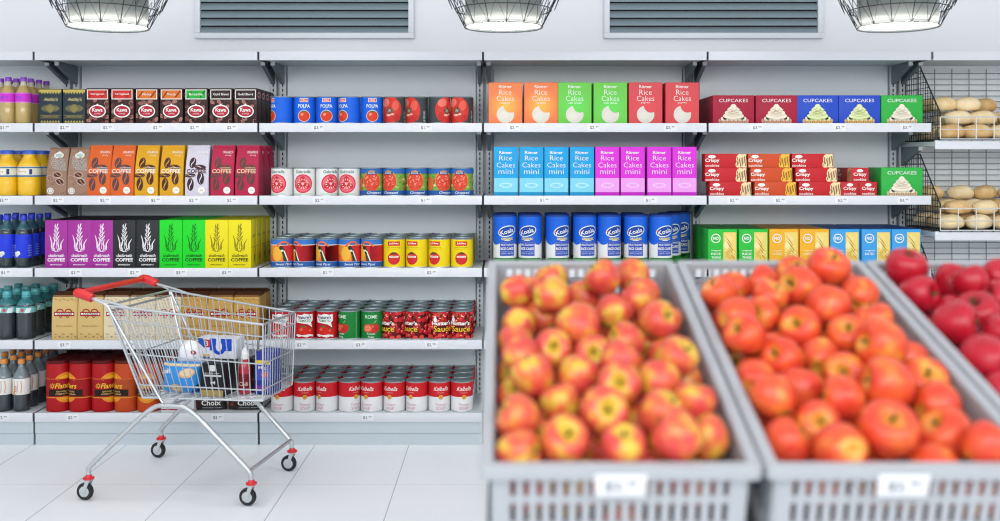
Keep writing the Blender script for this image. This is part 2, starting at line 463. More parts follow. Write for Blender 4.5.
FR = 5.512                     # where the fronts of the goods stand
def cols(src, pxs, shelf, D, desc, group, rows=1, last_rows=None, pitch=None, rot=None, z=0, jit=.0, idx=None, mid=False):
    """one row of columns of the same goods; pxs are measured centres at the front of the shelf"""
    n = len(pxs); pitch = pitch or D + .004; sn, sz = SHELF[shelf]
    for i, px in enumerate(pxs):
        k = (last_rows or rows) if i == n - 1 else rows
        for r_ in range(k):
            y = FR + D / 2 + r_ * pitch
            x = wx(px, FR + (D / 2 if mid or rot is not None else 0)) + (random.uniform(-jit, jit) if r_ else 0)
            rz = 0
            if rot is not None: rz = rot[i] if r_ == 0 else random.uniform(-2.5, 2.5)
            if n == 1 and not idx: lab = '%s on the %s shelf' % (desc, sn) + ('' if k == 1 else ', ' + ROW[r_])
            else: lab = '%s, %s from left, %s, %s shelf' % (desc, ORD[idx[i] if idx else i + 1], ROW[r_], sn)
            place(src, (x, y, sz + .0006 + z), lab, group, rz)

# ---- bay with coffee, top shelf -------------------------------------------------
G1, G2 = 'c9b65a', 'd9cf8a'
a = Art(); a.rect(-11, 31.3, 11, 34, 'c3b45c')
for zz, sgn in ((29.2, -1), (1.2, 1)):
    for k in range(7):
        x = -8.4 + k * 2.8; a.poly([(x - 1.2, zz + 1.2 - sgn * 1.1), (x + 1.2, zz + 1.2 - sgn * 1.1), (x, zz + 1.2 + sgn * 1.1)], G1, hold=k > 0)
    a.rect(-10, zz + 1.2 - sgn * 1.9, 10, zz + 1.2 - sgn * 1.5, G1, hold=True)
a.text("Anthy's", 0, 21.6, 4.6, G2, w=14, shear=.25, bold=.015)
a.poly([(-5, 15.2), (0, 10.6), (5, 15.2), (0, 19.8)], G1); a.poly([(-4, 15.2), (0, 11.6), (4, 15.2), (0, 18.8)], '2c3a43')
a.poly([(-2.6, 15.2), (0, 12.8), (2.6, 15.2), (0, 17.6)], G1); a.ell(0, 15.2, 1, 1, '2c3a43')
for s in (-1, 1):
    a.stroke([(s * 4.5, 18.2), (s * 9, 15.2), (s * 4.5, 12.2)], .5, G1); a.stroke([(s * 6.2, 15.2), (s * 8, 16.3), (s * 6.2, 15.2), (s * 8, 14.1)], .4, G1)
a.text('ESPRESSO BLEND', 0, 6.6, 1.0, G1, w=15); a.rect(-10, 5.6, 10, 5.9, G1); a.rect(-10, 8.3, 10, 8.6, G1)
p = carton('tea_box', 22.4, 34.6, .085, '2c3a43', a, top='c3b45c')
cols(p, [50.3, 74.2], 0, .085, 'dark green gold trimmed box', 'dark gold trimmed boxes', rows=1)

def beans(a, W, H, n, cols_, seed, z0=0):
    rn = random.Random(seed); ls = Art()
    for k in range(n):
        x, z = rn.uniform(-W / 2, W / 2), rn.uniform(z0, H); c = rn.choice(cols_)
        rot = rn.uniform(0, 180); a.ell(x, z, 2.6, 1.7, c, rot, 9)
        dx, dz = 1.9 * math.cos(math.radians(rot)), 1.9 * math.sin(math.radians(rot))
        a.stroke([(x - dx, z - dz), (x + dx, z + dz)], .45, '1d1110', hold=True)
def roast(panel, txt, seed):
    a = Art(); beans(a, 22, 24, 34, ['6d4540', '9a665c', '4f312e', 'b07d70', '3a2422'], seed); lv = a.lv
    a.rect(-10.4, 24.2, 10.4, 34, WHT); a.rect(-9.6, 25, 9.6, 33.2, panel)
    a.stroke([(-9, 25.2), (-4, 32)], 1.2, '00000022'[:6] if panel == '3a2423' else '8f2a1e' if panel != '27b040' else '14702a')
    a.stroke([(4, 26), (9, 33)], 1.4, '8f2a1e' if panel not in ('27b040', '3a2423') else '14702a' if panel == '27b040' else '1d1110', hold=True)
    a.text(txt, 0, 28.2, 2.3, WHT, w=min(15, 1.7 * len(txt)), bold=.02)
    a.poly([(-4, 16.2), (0, 20), (4, 16.2)], WHT); a.ell(0, 12.4, 8.4, 6.4, WHT, n=30); a.ell(0, 12.4, 7.3, 5.2, 'b4223c', n=30)
    a.text('Kawa', 0, 11.9, 3.9, WHT, w=10.4, bold=.03); a.text('COFFEE', 0, 9.2, 1.5, 'f0d8d8', w=6.5)
    return a
side = Art()
side.ring(0, 29, 6, 3.2, 1.6, 'e0a0a6'); side.ell(-4, 23, .8, .8, '4b6fd0'); side.text('Kawa', 0, 12, 3, '8f3040', w=9)
KP = [('d2342f', 'Original', 'red panel', [97.7, 122.3]), ('d9772a', 'Mocca', 'orange panel', [147, 171.5]), ('27b040', 'Brasilia', 'green panel', [196.2]), ('3a2423', 'Gold Blend', 'dark panel', [221, 245.6])]
for i, (c, t, nm, px) in enumerate(KP):
    p = carton('coffee_carton', 22.6, 35.3, .095, '3b2624', roast(c, t, 20 + i), right=side)
    cols(p, px, 0, .095, nm + ' coffee carton', nm + ' coffee cartons', rows=1, last_rows=4 if i == 3 else 1)

# ---- second shelf: bags -----------------------------------------------------------
def bean(a, x, z, rx, rz, dark, gap, rot=0, edge=None):
    if edge: a.ell(x, z, rx + .5, rz + .5, edge, rot)
    a.ell(x, z, rx, rz, dark, rot)
    cr_, sr_ = math.cos(math.radians(rot)), math.sin(math.radians(rot))
    pts = [(.35 * rx * math.sin(t * 3), rz * .86 * t) for t in (-1, -.66, -.33, 0, .33, .66, 1)]
    a.stroke([(x + px * cr_ - pz * sr_, z + px * sr_ + pz * cr_) for px, pz in pts], min(rx, rz) * .3, gap, taper=True)
a = Art(); rn = random.Random(3)
for k in range(46):
    x, z = rn.uniform(-9.5, 9.5), rn.uniform(1, 47); t = rn.uniform(0, 6.28)
    a.stroke([(x, z), (x + 1.6 * math.cos(t), z + 1.6 * math.sin(t)), (x + 2.4 * math.cos(t + .9), z + 2.4 * math.sin(t + .9))], .4, rn.choice(['c9ab98', '6d4a3c', 'b08b78']), hold=k > 0)
a.ell(.5, 40.5, 5, 2.9, 'f2efe8'); a.ell(.5, 42.6, 2.4, 1.8, 'f2efe8', hold=True); a.ell(.5, 40.5, 3.6, 1.7, 'b8cfc0')
for k in range(3):
    a.text('Coffee', -1 + k, 33.6 - k * 3.8, 5.4, 'f0e6dc', w=16.4, rot=-8, bold=.1, shear=.2); a.text('Coffee', -1 + k, 33.8 - k * 3.8, 5, '3f221b', w=15.8, rot=-8, shear=.2, bold=.02)
bean(a, 1, 21, 2.6, 4, '5a2c22', 'c49a84', 82, 'e6d6c8'); bean(a, 4, 14.2, 2.7, 4.2, '5a2c22', 'c49a84', 62, 'e6d6c8'); bean(a, -5.6, 17.4, 2.2, 3.4, '8f6a5a', 'c49a84', 60, 'c8aa98')
a.ell(-5.5, 5, 3.3, 3.3, 'f2efe8'); a.ring(-5.5, 5, 2.3, 2.3, .5, '8a6a58'); a.text('1', -5.5, 4, 2, '8a6a58')
p = gusset_bag('coffee_bag', 20.6, 48.5, .13, 'a17f6b', a, .75, '8a6a58')
cols(p, [56.2, 77.2], 1, .13, 'brown bean print coffee bag', 'brown bean print bags')
def coffee_bag_art(bg, dark, txtc, small):
    a = Art(); g = bg
    bean(a, -4.6, 33, 3.3, 5.4, dark, g, -8, None); bean(a, 3, 28.8, 2.4, 6, dark, g, 84); bean(a, -6.6, 20.4, 2.1, 5.6, dark, g, 92)
    bean(a, -6, 11.5, 3.3, 6.4, dark, g, 0); bean(a, 4, 17.6, 3.5, 6.4, dark, g, 4)
    a.text('COFFEE', -.4, 22.6, 4.2, txtc, w=19.4, bold=.035); a.rect(-2, 27.6, 8.6, 28.2, txtc)
    a.text('ORGANICA', 4.6, 42.4, 2.6, small, w=11, shear=.15, bold=.02); a.text('strong', 5.2, 39.4, 1.8, small, w=6)
    a.ell(5, 5.6, 3.5, 3.5, 'f4f1ea'); a.text('250', 5, 4.9, 1.5, '9a8a80'); return a
CB = [('e0662a', '54454a', 'f6e6da', 'f6e6da', 'orange', [98.4, 121.8]), ('dfa51e', '4c2a26', 'f8f0dc', 'f8f0dc', 'yellow', [146, 171.2]), ('d6d2e0', '42222a', '56303a', 'f4f4f8', 'pale lilac', [196.6]), ('b9234c', '5f4038', 'e9c9a4', 'f2e4e4', 'crimson', [222, 246.6])]
for bg, dk, tx, sm, nm, px in CB:
    p = gusset_bag('coffee_bag', 23.6, 50.6, .13, bg, coffee_bag_art(bg, dk, tx, sm), .75, bg)
    cols(p, px, 1, .13, nm + ' coffee bag', nm + ' coffee bags', rows=1, last_rows=3 if nm == 'crimson' else 1)

# ---- middle shelf: boxes with a plant drawing -----------------------------------------
def plant_art(c, c2, foot):
    a = Art(); first = [True]
    def st(pts, w, tp=True):
        a.stroke(pts, w, c, hold=not first[0], taper=tp); first[0] = False
    st([(0, 19), (.3, 27), (.8, 36), (1.2, 44)], .5, False)
    for k in range(8):
        z = 27 + k * 2; s = 1 if k % 2 else -1; L = 3.4 - k * .25
        st([(.3 + k * .1, z), (.3 + s * L * .6, z + 1.6), (.3 + s * L, z + 3.4)], 1.2); st([(.3, z), (-s * L * .4, z + 1.5), (-s * L * .55, z + 3)], .8)
    for s, pts in ((1, [(-1, 17.5), (-4.6, 21), (-4.6, 26), (-6.6, 33)]), (1, [(.5, 17.5), (4.6, 20), (4.8, 24.5), (7.6, 29)]), (1, [(-1, 17), (-3, 22), (-1.4, 27), (-2.6, 31)]), (1, [(1, 17), (2.6, 21), (1.6, 25), (3, 29)])):
        st(pts, 1.3); st([(x * .86, z - 1.2) for x, z in pts], .5)
    for k in range(4): st([(-5 + k, 21 - k * 1.4), (-4 + k, 17.6 - k * .4), (1 + k * .6, 16.2)], .55)
    st([(2, 16.2), (5, 18.4), (5.4, 22)], .6); st([(0, 24), (2.4, 22.6), (2.6, 20)], .5)
    a.text('chaibreath', 0, 11, 3.1, c2, w=15.6, bold=.03, shear=.1); a.text('COFFEE', 0, 6.4, 3.5, c2, w=17.4, bold=.055)
    a.text(foot, 0, 2.6, 1.3, c2, w=12, bold=.04); return a
PB = [('a8359c', 'f3e3f1', 'f8f0f6', 'SMOOTH ROAST', 'purple', [56.2, 79.3, 101.6]), ('2e3034', 'e8e8ea', 'f2f2f2', 'ESPRESSO', 'black', [124.2, 147.6]), ('1fdc2c', '137a1c', '0f4a18', 'DARK ROAST', 'green', [170.7, 193.8]), ('f0e21c', '8a7f1c', '4a4410', 'DARK ROAST', 'yellow', [216.5, 239.6])]
for bg, c, c2, ft, nm, px in PB:
    sd = Art(); sd.rect(-8.6, 20, 8.6, 20.4, c2); sd.text('COFFEE', 0, 30, 2.4, c2, w=12); sd.rect(3, 6, 5.4, 12, '3a3a20')
    p = carton('coffee_box', 22.6, 47.6, .115, bg, plant_art(c, c2, ft), right=sd, top='2c1029' if nm == 'purple' else None)
    cols(p, px, 2, .115, nm + ' plant print coffee box', nm + ' coffee boxes', rows=4)

# ---- fourth shelf: paper bags with folded brown tops -------------------------------------
def heart_bag(name, bg, red, sc):
    a = Art()
    for s in (-1, 1):
        a.ring(s * 4.2, 27.6, 3.8, 3.4, 1.1, red)
    a.rect(-10, 23.6, 10, 27.9, red); a.rect(-9.2, 25, 9.2, 26.7, WHT); a.text('ANDREAM', 0, 25.1, 1.5, '40201c', w=15, bold=.03)
    a.stroke([(-5, 23.6), (-3.4, 21.6), (-2, 23.6)], .8, red); a.stroke([(2, 23.6), (3.4, 21.6), (5, 23.6)], .8, red)
    a.text('finest selection', 0, 13.2, 1.5, sc, w=16)
    for k in range(6):
        x = -10 + k * 4; a.stroke([(x, 6.4 - (k % 2) * 2.4), (x + 1.4, 5 - (k % 2) * 2), (x + 2.8, 6 - (k % 2) * 2)], .6, sc)
        a.stroke([(x + .5, 3), (x + 2, 2.2)], .6, sc, hold=True); a.stroke([(x, 41 - k % 2), (x + 2.4, 39.6 - k % 2)], .5, sc, hold=True)
    w, h, d = 25.6 * U / 2, 44.4 * U, .07; root = empty(name); m = MB()
    lv = [(0, 1, 1), (.004, 1.0, 1), (h * .3, 1.01, 1.03), (h * .7, 1, 1.0), (h * .93, .985, .92), (h * .985, .98, .86)]
    vs = []; fs = []; n = 12
    for z, sx, sy in lv:
        A, Bb = w * sx, d * sy; c = .006
        vs += [(x, y, z) for x, y in ((-A + c, -Bb), (0, -Bb), (A - c, -Bb), (A, -Bb + c), (A - .004, 0), (A, Bb - c), (A - c, Bb), (0, Bb), (-A + c, Bb), (-A, Bb - c), (-A + .004, 0), (-A, -Bb + c))]
    for i in range(len(lv) - 1):
        for k in range(n): fs.append((i * n + k, i * n + (k + 1) % n, (i + 1) * n + (k + 1) % n, (i + 1) * n + k))
    fs.append(list(range(n))[::-1]); fs.append([(len(lv) - 1) * n + k for k in range(n)])
    m.add(vs, fs, ink(bg))
    def hd(z):
        for (z0, _, a0), (z1, _, a1) in zip(lv, lv[1:]):
            if z0 <= z <= z1: return d * (a0 + (a1 - a0) * (z - z0) / (z1 - z0))
        return d
    lay(m, a, lambda x, z, o: (x, -hd(z) - o - .0004, z), (-12.2, .8, 12.2, 42.6), 30)
    m.obj('paper_body', root)
    f = MB(); br = ink('5a3520', .6)
    f.prism([(-d * .9, h * .965), (-d * .82, h * 1.0), (-.012, h * 1.035), (.012, h * 1.035), (d * .82, h * 1.0), (d * .9, h * .965)], 'x', -w * .975, w * .975, br)
    f.box(-w * .96, -.014, h * 1.03, w * .96, .014, h * 1.055, br, .003)
    f.obj('folded_top', root)
    return root
p = heart_bag('paper_coffee_bag', 'd8b877', 'a3202c', '8f7440'); q = heart_bag('paper_coffee_bag', 'e6d6b4', 'b0303a', 'a08a64')
cols(p, [64.2, 90.2], 3, .142, 'tan paper bag beside cart handle', 'tan paper coffee bags', rows=2)
cols(q, [116.2, 142.2, 168.2], 3, .142, 'cream paper bag behind cart', 'cream paper coffee bags', rows=2)
pp = heart_bag('paper_coffee_bag', 'c59b4e', 'a3202c', '7d6030')
cols(pp, [194.2, 220.2, 246.2], 3, .142, 'amber paper bag behind cart', 'amber paper coffee bags', rows=2)

# ---- bottom shelf: rounded red tins, white carton, chocolate bags -------------------------
def jar_art(sun):
    a = Art(); a.ell(0, 24, 13.2, 15, 'e8912a', n=36); a.ell(0, 24, 10.6, 12.2, 'f0b02c', n=36)
    a.rect(-50, 14.5, 50, 33, 'a3141c' if sun == 0 else 'b04a20'); a.rect(-50, 32.6, 50, 33.3, 'd86a2a'); a.rect(-17, 16, 17, 22.6, '241210'); a.rect(-50, 14, 50, 14.8, 'd8a02a')
    a.text('Flanders', 0, 23.4, 5.2, 'f2c23a', w=21, shear=.2, bold=.03); a.text('FLAVOURED GROUND', 0, 19.6, 1.5, 'e8c070', w=18, bold=.02); a.text('COFFEE WITH GUARANA', 0, 17, 1.6, 'e8c070', w=20, bold=.02)
    a.ring(-13, 26, 1.7, 1.7, .6, 'f2c23a')
    for k in range(8): a.stroke([(-13 + 2 * math.cos(k * PI / 4), 26 + 2 * math.sin(k * PI / 4)), (-13 + 2.9 * math.cos(k * PI / 4), 26 + 2.9 * math.sin(k * PI / 4))], .5, 'f2c23a', hold=True)
    return a
for bg, lid, nm, pxs, sh, kk, ix in (('b2131b', '5a0d12', 'red', [59.1, 104.4], 11.5, 0, [1, 3]), ('b2131b', '5a0d12', 'red', [81.8], -11.5, 0, [2]), ('c4481c', '5f1f10', 'orange red', [127], -11.5, 1, [4]), ('c4481c', '5f1f10', 'orange red', [149.6], 1, 1, [5])):
    p = rounded_tin('coffee_tin', 22.4, 51, .125, bg, jar_art(kk), lid, sh)
    cols(p, pxs, 4, .125, nm + ' rounded coffee tin', 'rounded coffee tins', rows=4, idx=ix, mid=True)
a = Art(); a.rect(-17, 2, 17, 3.2, 'b02a34'); a.rect(-17, 15, 17, 15.6, 'c9d0d6')
p = carton('white_carton', 33, 20, .16, 'dfe3e8', a); cols(p, [177.5], 4, .16, 'plain low white carton under the cart basket', None)
def pillow(m, w, h, t, mt, art=None, u=U, nx=12, nz=10):
    """a filled bag standing on its lower seam, sealed flat along top and bottom"""
    def prof(a, c): return t / 2 * max(0, (1 - abs(a) ** 3)) ** .6 * max(0, 1 - abs(c) ** 4) ** .7
    for s in (-1, 1):
        vs = []; fs = []
        for j in range(nz + 1):
            for i in range(nx + 1):
                a_, c_ = -1 + 2 * i / nx, -1 + 2 * j / nz
                vs.append((a_ * w / 2 * (1 - .04 * (1 - c_ * c_)), s * (prof(a_, c_) + .0008), h / 2 * (1 + c_)))
        for j in range(nz):
            for i in range(nx):
                q = [j * (nx + 1) + i, j * (nx + 1) + i + 1, (j + 1) * (nx + 1) + i + 1, (j + 1) * (nx + 1) + i]
                fs.append(q if s < 0 else q[::-1])
        m.add(vs, fs, mt)
    if art:
        lay(m, art, lambda x, z, o: (x, -prof(max(-1, min(1, 2 * x / w)), max(-1, min(1, 2 * z / h - 1))) - .0012 - o, z), (-w / 2 / u, 0, w / 2 / u, h / u), 2, u=u)
def choc(txt):
    m = MB(); a = Art(); a.ell(-11, 5.5, 5, 4.4, '5a2a22'); a.ell(-12, 6.5, 2, 1.6, '8a4a38'); a.text(txt, 3.5, 5.6, 5.6, WHT, w=19, bold=.04); a.text('crunchy bites', 3.5, 1.8, 2.4, 'e2e2e2', w=19, bold=.02, shear=.2)
    a.rect(-18, 22, 18, 24, '4a2018'); a.text('dark', 4, 14, 3, 'c8b090')
    pillow(m, 35 * U, 30 * U, .09, mat('dark_foil', '1c1412', .3, spec=.6), a); return m.obj('chocolate_bag')
place(choc('Choix'), (wx(209, 5.56), 5.575, SHELF[4][1] + .0006), 'dark chocolate bag with white lettering under the cart, nearer the white carton', 'dark chocolate bags')
place(choc('Choix'), (wx(245, 5.56), 5.575, SHELF[4][1] + .0006), 'dark chocolate bag with white lettering under the cart, nearer the soup cans', 'dark chocolate bags')

# ---- drinks at the picture's left edge ---------------------------------------------------
def drink(src, xs, shelf, r, rows, desc, pitch=None):
    pitch = pitch or 2 * r + .006; sn, sz = SHELF[shelf]
    for i, px in enumerate(xs):
        for k in range(rows):
            jx_ = 0 if k == 0 else random.uniform(-.003, .003)
            place(src, (wx(px, FR + r) + jx_, FR + r + k * pitch, sz + .0006), '%s, %s column from the tea and coffee, %s, %s shelf' % (desc, ORD[len(xs) - i], ROW[k], sn), desc + 's', random.uniform(-.3, .3) if k else random.uniform(-.1, .1))
a = Art(); a.text('Jabol', -1, 24.5, 3.2, '6a5ae0', w=8, bold=.03); a.rect(-22, 21.2, 22, 21.9, 'f0a8ec'); a.rect(-22, 30, 22, 30.6, 'e87ae0', hold=True)
p = bottle('juice_bottle', .0425, 47 * U, 'b2985c', '7d35b4', 'd93ad6', (.45, .66), 'bfb5a0', .6, .34, .1, a, .8)
drink(p, [-7, 8.3, 23.6], 0, .0425, 4, 'purple capped juice bottle')
a = Art()
a.rect(-34, 19, 34, 20.6, '5a7fa8'); a.rect(-34, 27.6, 34, 29, '5a7fa8', hold=True); a.rect(-9, 22, 4, 26.4, 'f4f2ea'); a.text('Sunny', -2.4, 22.8, 2.8, 'c9a020', w=10, bold=.03); a.rect(5, 21.4, 7.6, 26.8, '2b3f7a')
p = bottle('juice_bottle', .0625, 45.6 * U, 'e6b516', '2c55b8', 'ece8d0', (.415, .645), 'e6b516', .62, .5, .1, a, 1.0, 1.15)
drink(p, [-14, 7.6, 29.6], 1, .0625, 3, 'blue capped yellow juice bottle')
a = Art(); a.text('Aqua Vita', -4, 15.5, 4.2, 'b8c8f4', w=15, rot=90, bold=.02); a.ell(-3.4, 14, 1.6, 2, WHT); a.ell(-1.0, 14.6, 2, 2.2, WHT, hold=True); a.poly([(-5, 13.6), (-2.6, 10.4), (.9, 13.6)], WHT, hold=True)
a.ell(-3.6, 14.5, 1.6, 1.7, WHT)
for k in range(5): a.rect(8, 12 + k * 2.4, 13, 12.7 + k * 2.4, '8fa4e8', hold=True)
p = bottle('soda_bottle', .0455, 52 * U, '1a2c30', '1f36c0', '2a41e2', (.19, .64), '2c5560', .66, .34, .1, a, .7)
drink(p, [-9.5, 7, 23.7], 2, .0455, 4, 'blue labelled soda bottle')
a = Art(); a.poly([(-9, 26.5), (-3, 26.5), (-1, 32), (-7, 32)], 'e8f2f2'); a.poly([(3, 26.5), (8, 26.5), (10, 32), (5, 32)], 'e8f2f2', hold=True); a.rect(-30, 31.6, 30, 32.4, '2f8f98'); a.ell(1, 29.2, 1.6, 1.8, 'd0545a')
p = bottle('dark_drink_bottle', .0535, 47.5 * U, '262d33', '4aa3a8', '7cc8c8', (.56, .69), '2f7076', .69, .38, .13, a, .7)
drink(p, [-11.5, 7.4, 26.4], 3, .0535, 4, 'teal capped dark bottle')
a = Art()
for k in range(4): a.stroke([(-7 + k * 3.6, 19), (-6.4 + k * 3.6, 25), (-7 + k * 3.6, 31)], .8, ['e08a4a', 'd8a070', 'c8c0b8', 'e0a060'][k], hold=k > 0)
a.text('Fizz', -.5, 22, 3.6, 'e07a2a', w=9, rot=90, bold=.03)
p = bottle('dark_drink_bottle', .047, 51.5 * U, '2a3238', 'e08a30', 'eeece8', (.33, .64), '6d787d', .62, .33, .09, a, .45)
drink(p, [-13, 4.2, 21.6], 4, .047, 5, 'orange capped dark bottle')
# ------------------------------------------------------------------ tins: nine columns to a shelf
CP = [282.4 + 22.42 * i for i in range(9)]
CD = .1265
LEAF = '2c7a34'
def tomato(a, x, z, rx, rz, c='d8281e', hi='f0684c', leaf=LEAF):
    a.ell(x, z, rx, rz, c, n=26); a.ell(x - rx * .35, z + rz * .3, rx * .3, rz * .25, hi, 30, hold=False)
    for k in range(5):
        t = PI / 2 + (k - 2) * .62; a.stroke([(x, z + rz * .72), (x + rx * .3 * math.cos(t) * 1.6, z + rz * .72 + rz * .34 * math.sin(t))], rz * .13, leaf, hold=k > 0)
# top shelf: blue tins, then tins with one big tomato
a = Art(); a.rect(-4.2, 21.6, 4.2, 25.4, WHT); a.rect(-3.7, 22.1, 3.7, 24.9, 'e2483c'); a.text('CIRIA', 0, 22.7, 1.6, WHT, w=5.6, bold=.03)
a.text('POLPA', 0, 15.9, 3.6, 'dceaf8', w=12, bold=.05); a.text('fine', 0, 14.1, 1.2, 'a8d0f4'); a.ring(0, 7.8, 6.1, 5.9, .6, 'f0d8c8'); tomato(a, 0, 7.7, 5.5, 5.2, 'e2401f', 'f49a70')
p = tin_can('tomato_can', 22.2, 27.4, '1b68e4', a)
cols(p, CP[:5], 0, CD, 'blue tomato can', 'blue tomato cans', rot=[-.95, .12, .1, -.55, .16])
a = Art(); a.ell(0, 13.6, 12.4, 13.6, 'd63a32', n=40); a.ell(-5, 21, 5, 4, 'ef7a6a', 20); a.ell(6, 18, 3.6, 5, 'e8604e', -10, hold=True); a.ell(-6.6, 7, 3, 4.6, 'c42c28', 10, hold=True); a.ell(7, 6, 4, 3.4, 'c42c28', hold=True)
for k in range(7):
    t = k * 2 * PI / 7 + .3; a.stroke([(0, 13), (2.4 * math.cos(t), 13 + 2.2 * math.sin(t)), (4.4 * math.cos(t + .25), 13 + 4.4 * math.sin(t + .25))], 1.5, '1f4030' if k % 2 else '2f5a48', hold=k > 0, taper=True)
a.ell(0, 13, 1.8, 1.6, '88a090'); a.ell(-1, 8.6, 2.6, 1.2, 'f2b8a8'); a.ell(3, 9.4, 1.8, .9, 'f2b8a8', hold=True)
a.text('WHOLE PEELED', 18, 4, 2.2, 'd0d4d4', w=18, rot=90, bold=.03)
p = tin_can('tomato_can', 22.2, 27.4, '454b4e', a)
cols(p, CP[5:], 0, CD, 'dark can with one giant tomato', 'giant tomato cans', last_rows=2, rot=[-.35, -.72, .8, -.42])
# second shelf: white tins and chopped tomato tins
a = Art(); a.ell(0, 12.2, 9.6, 9.4, 'd9304c', n=34); a.ell(0, 12.2, 8.4, 8.2, 'ee6a7a', n=34)
for k in range(3):
    t = PI / 2 + k * 2 * PI / 3; a.ell(4.3 * math.cos(t), 12.2 + 4.1 * math.sin(t), 2.7, 3.4, 'cf2c46', k * 120, 14, hold=k > 0)
for k in range(12):
    t = k * PI / 6 + .2; a.ell(4.6 * math.cos(t), 12.2 + 4.4 * math.sin(t), .9, .55, 'f6dcb0', math.degrees(t), 8, hold=k > 0)
a.ell(0, 12.2, 1.4, 1.3, 'f6c4b8')
a.text('Gabriella', 0, 22.6, 3, '4f7a6a', w=15.5, bold=.02, shear=.1); a.rect(-10, 1.6, 10, 2.2, 'a8c890')
p = tin_can('tomato_can', 22.2, 28.2, 'eceeec', a)
cols(p, CP[:4], 1, CD, 'white can with tomato slice', 'white tomato cans', rot=[-.3, .02, .5, -.15])
a = Art(); a.rect(-36, 5, 36, 23, '86b04c'); rn = random.Random(5)
for k in range(40): a.ell(rn.choice([-1, 1]) * rn.uniform(7, 34), rn.uniform(6, 22), rn.uniform(1, 2.6), rn.uniform(.6, 1.3), rn.choice(['4f8a2c', 'b8cf7a', 'd8dca0', '6a9a3c', 'c8442c']), rn.uniform(0, 180), 8)
a.ell(-14, 12, 4, 7, 'e06a3a'); a.rect(-36, 22.4, 36, 28.2, '2c69b8'); a.rect(-36, 0, 36, 5.4, '2a5ea8')
a.ell(0, 15.2, 8.3, 10.2, 'd9a04c', n=30); a.ell(0, 14.6, 7.8, 9.6, 'de4a34', n=30)
for k in range(26): a.ell(rn.uniform(-5.6, 5.6), rn.uniform(8, 20), rn.uniform(.6, 1.3), rn.uniform(.4, .9), rn.choice(['f0806a', 'f2a088', 'c83424']), rn.uniform(0, 180), 7, hold=k > 0)
a.rect(-4.6, 21.3, 4.6, 24.1, '1f3f78'); a.text('BONTA', 0, 21.9, 1.7, 'e8e8e8', w=7, bold=.03); a.text('Chopped', 2, 1.5, 3, 'e4ecf6', w=14, shear=.25, bold=.03)
p = tin_can('tomato_can', 22.2, 28.2, '2c69b8', a)
cols(p, CP[4:], 1, CD, 'can of chopped tomatoes print', 'chopped tomato cans', rot=[.1, -.45, -.1, .45, -.15], last_rows=1)
# middle shelf: blue banded pepper tins and yellow tins
a = Art(); a.rect(-36, 6, -1, 23, 'f2912c'); a.rect(-36, 6, -9, 13, 'ec6a2c'); a.ell(-7, 14, 5, 7, 'f8b840', n=20); a.rect(-1, 6, 36, 23, 'd42430'); a.rect(3, 6, 36, 23, 'dc3038', hold=True)
a.stroke([(-3, 21), (-1, 18), (.6, 13), (2.4, 6.4)], 3.6, '1f4a34', taper=False); a.stroke([(.2, 17), (2, 12), (4, 7)], 1.2, 'e8ecd8'); a.ell(-2.6, 20, 2, 2.2, '28352c'); a.ell(-1.6, 17.2, 1.3, 1, 'e8ecd8')
a.rect(-36, 23, 36, 29, '3d78c8'); a.rect(-36, 22.4, 36, 23.2, 'f0e4d0'); a.rect(-36, 0, 36, 6, '2c5fa8', hold=True); a.rect(-36, 5.8, 36, 6.5, '8ab0dc', hold=True)
a.stroke([(-7 + 14 * k / 10, 21.4 + 4.6 * math.sin(PI * k / 10)) for k in range(11)], 1.7, 'e8703a'); a.text('ARCO', 0, 22.9, 1.5, '2a2a3a', w=6, bold=.03)
a.text('Sweet Piper', 0, 1.8, 3.2, 'dce8f6', w=17, shear=.25, bold=.02)
p = tin_can('pepper_can', 22.2, 29.2, '3d78c8', a)
cols(p, CP[:5], 2, CD, 'blue banded red pepper can', 'pepper cans', rows=4, rot=[.35, -.72, -.32, .42, -.38])
a = Art(); a.rect(-6.2, 22, 6.2, 26.4, 'd8352c'); a.text('Jubilee', 0, 22.9, 2.6, 'f8e8d0', w=9.6, bold=.04); a.text('pure tomato paste', 0, 19.6, 1.3, '8a7a20', w=14); a.rect(-9, 18.6, 9, 18.9, 'c8a81c')
tomato(a, 0, 9.4, 6.3, 6.2, 'd42c30', 'e85048', '3a4a24'); a.rect(-4.6, 10.2, 4.6, 12, 'f4e8e0'); a.text('TOMATO', 0, 10.5, 1.2, 'b02020', w=7)
p = tin_can('tomato_can', 22.2, 29.2, 'f3da1a', a)
cols(p, CP[5:], 2, CD, 'yellow tomato can', 'yellow tomato cans', rows=4, rot=[.05, -.42, -.45, .0])
# fourth shelf
a = Art(); a.poly([(-8.5, 17), (-9, 21), (-7.6, 25), (-3, 24.6), (0, 26), (5, 24.8), (8.4, 25.4), (8.8, 19), (6.6, 17), (8, 12), (3, 15.4), (-3, 16.4)], WHT)
a.text("Nature's", -.3, 20.8, 3.3, '27386a', w=13.6, bold=.05); a.text('TOMATO', -.3, 17.6, 2.5, '3a8a4a', w=12.4, bold=.04)
tomato(a, -1.4, 8.6, 5.6, 5.4, 'd8261e', 'ee6a50'); tomato(a, 6.6, 8, 3.4, 3.8, 'd8261e', 'ee6a50'); a.poly([(-9, 4), (-6, 2.6), (-3, 3.6), (2, 2.2), (6, 3.4), (9, 2.4), (9, 4.6), (4, 5.2), (-2, 4.6), (-8, 5.6)], WHT)
p = tin_can('tomato_can', 22.2, 28.6, 'bd1823', a)
cols(p, CP[:3], 3, CD, 'red can with white cloud label', 'red label tomato cans', rows=4, rot=[-.1, .18, -.08])
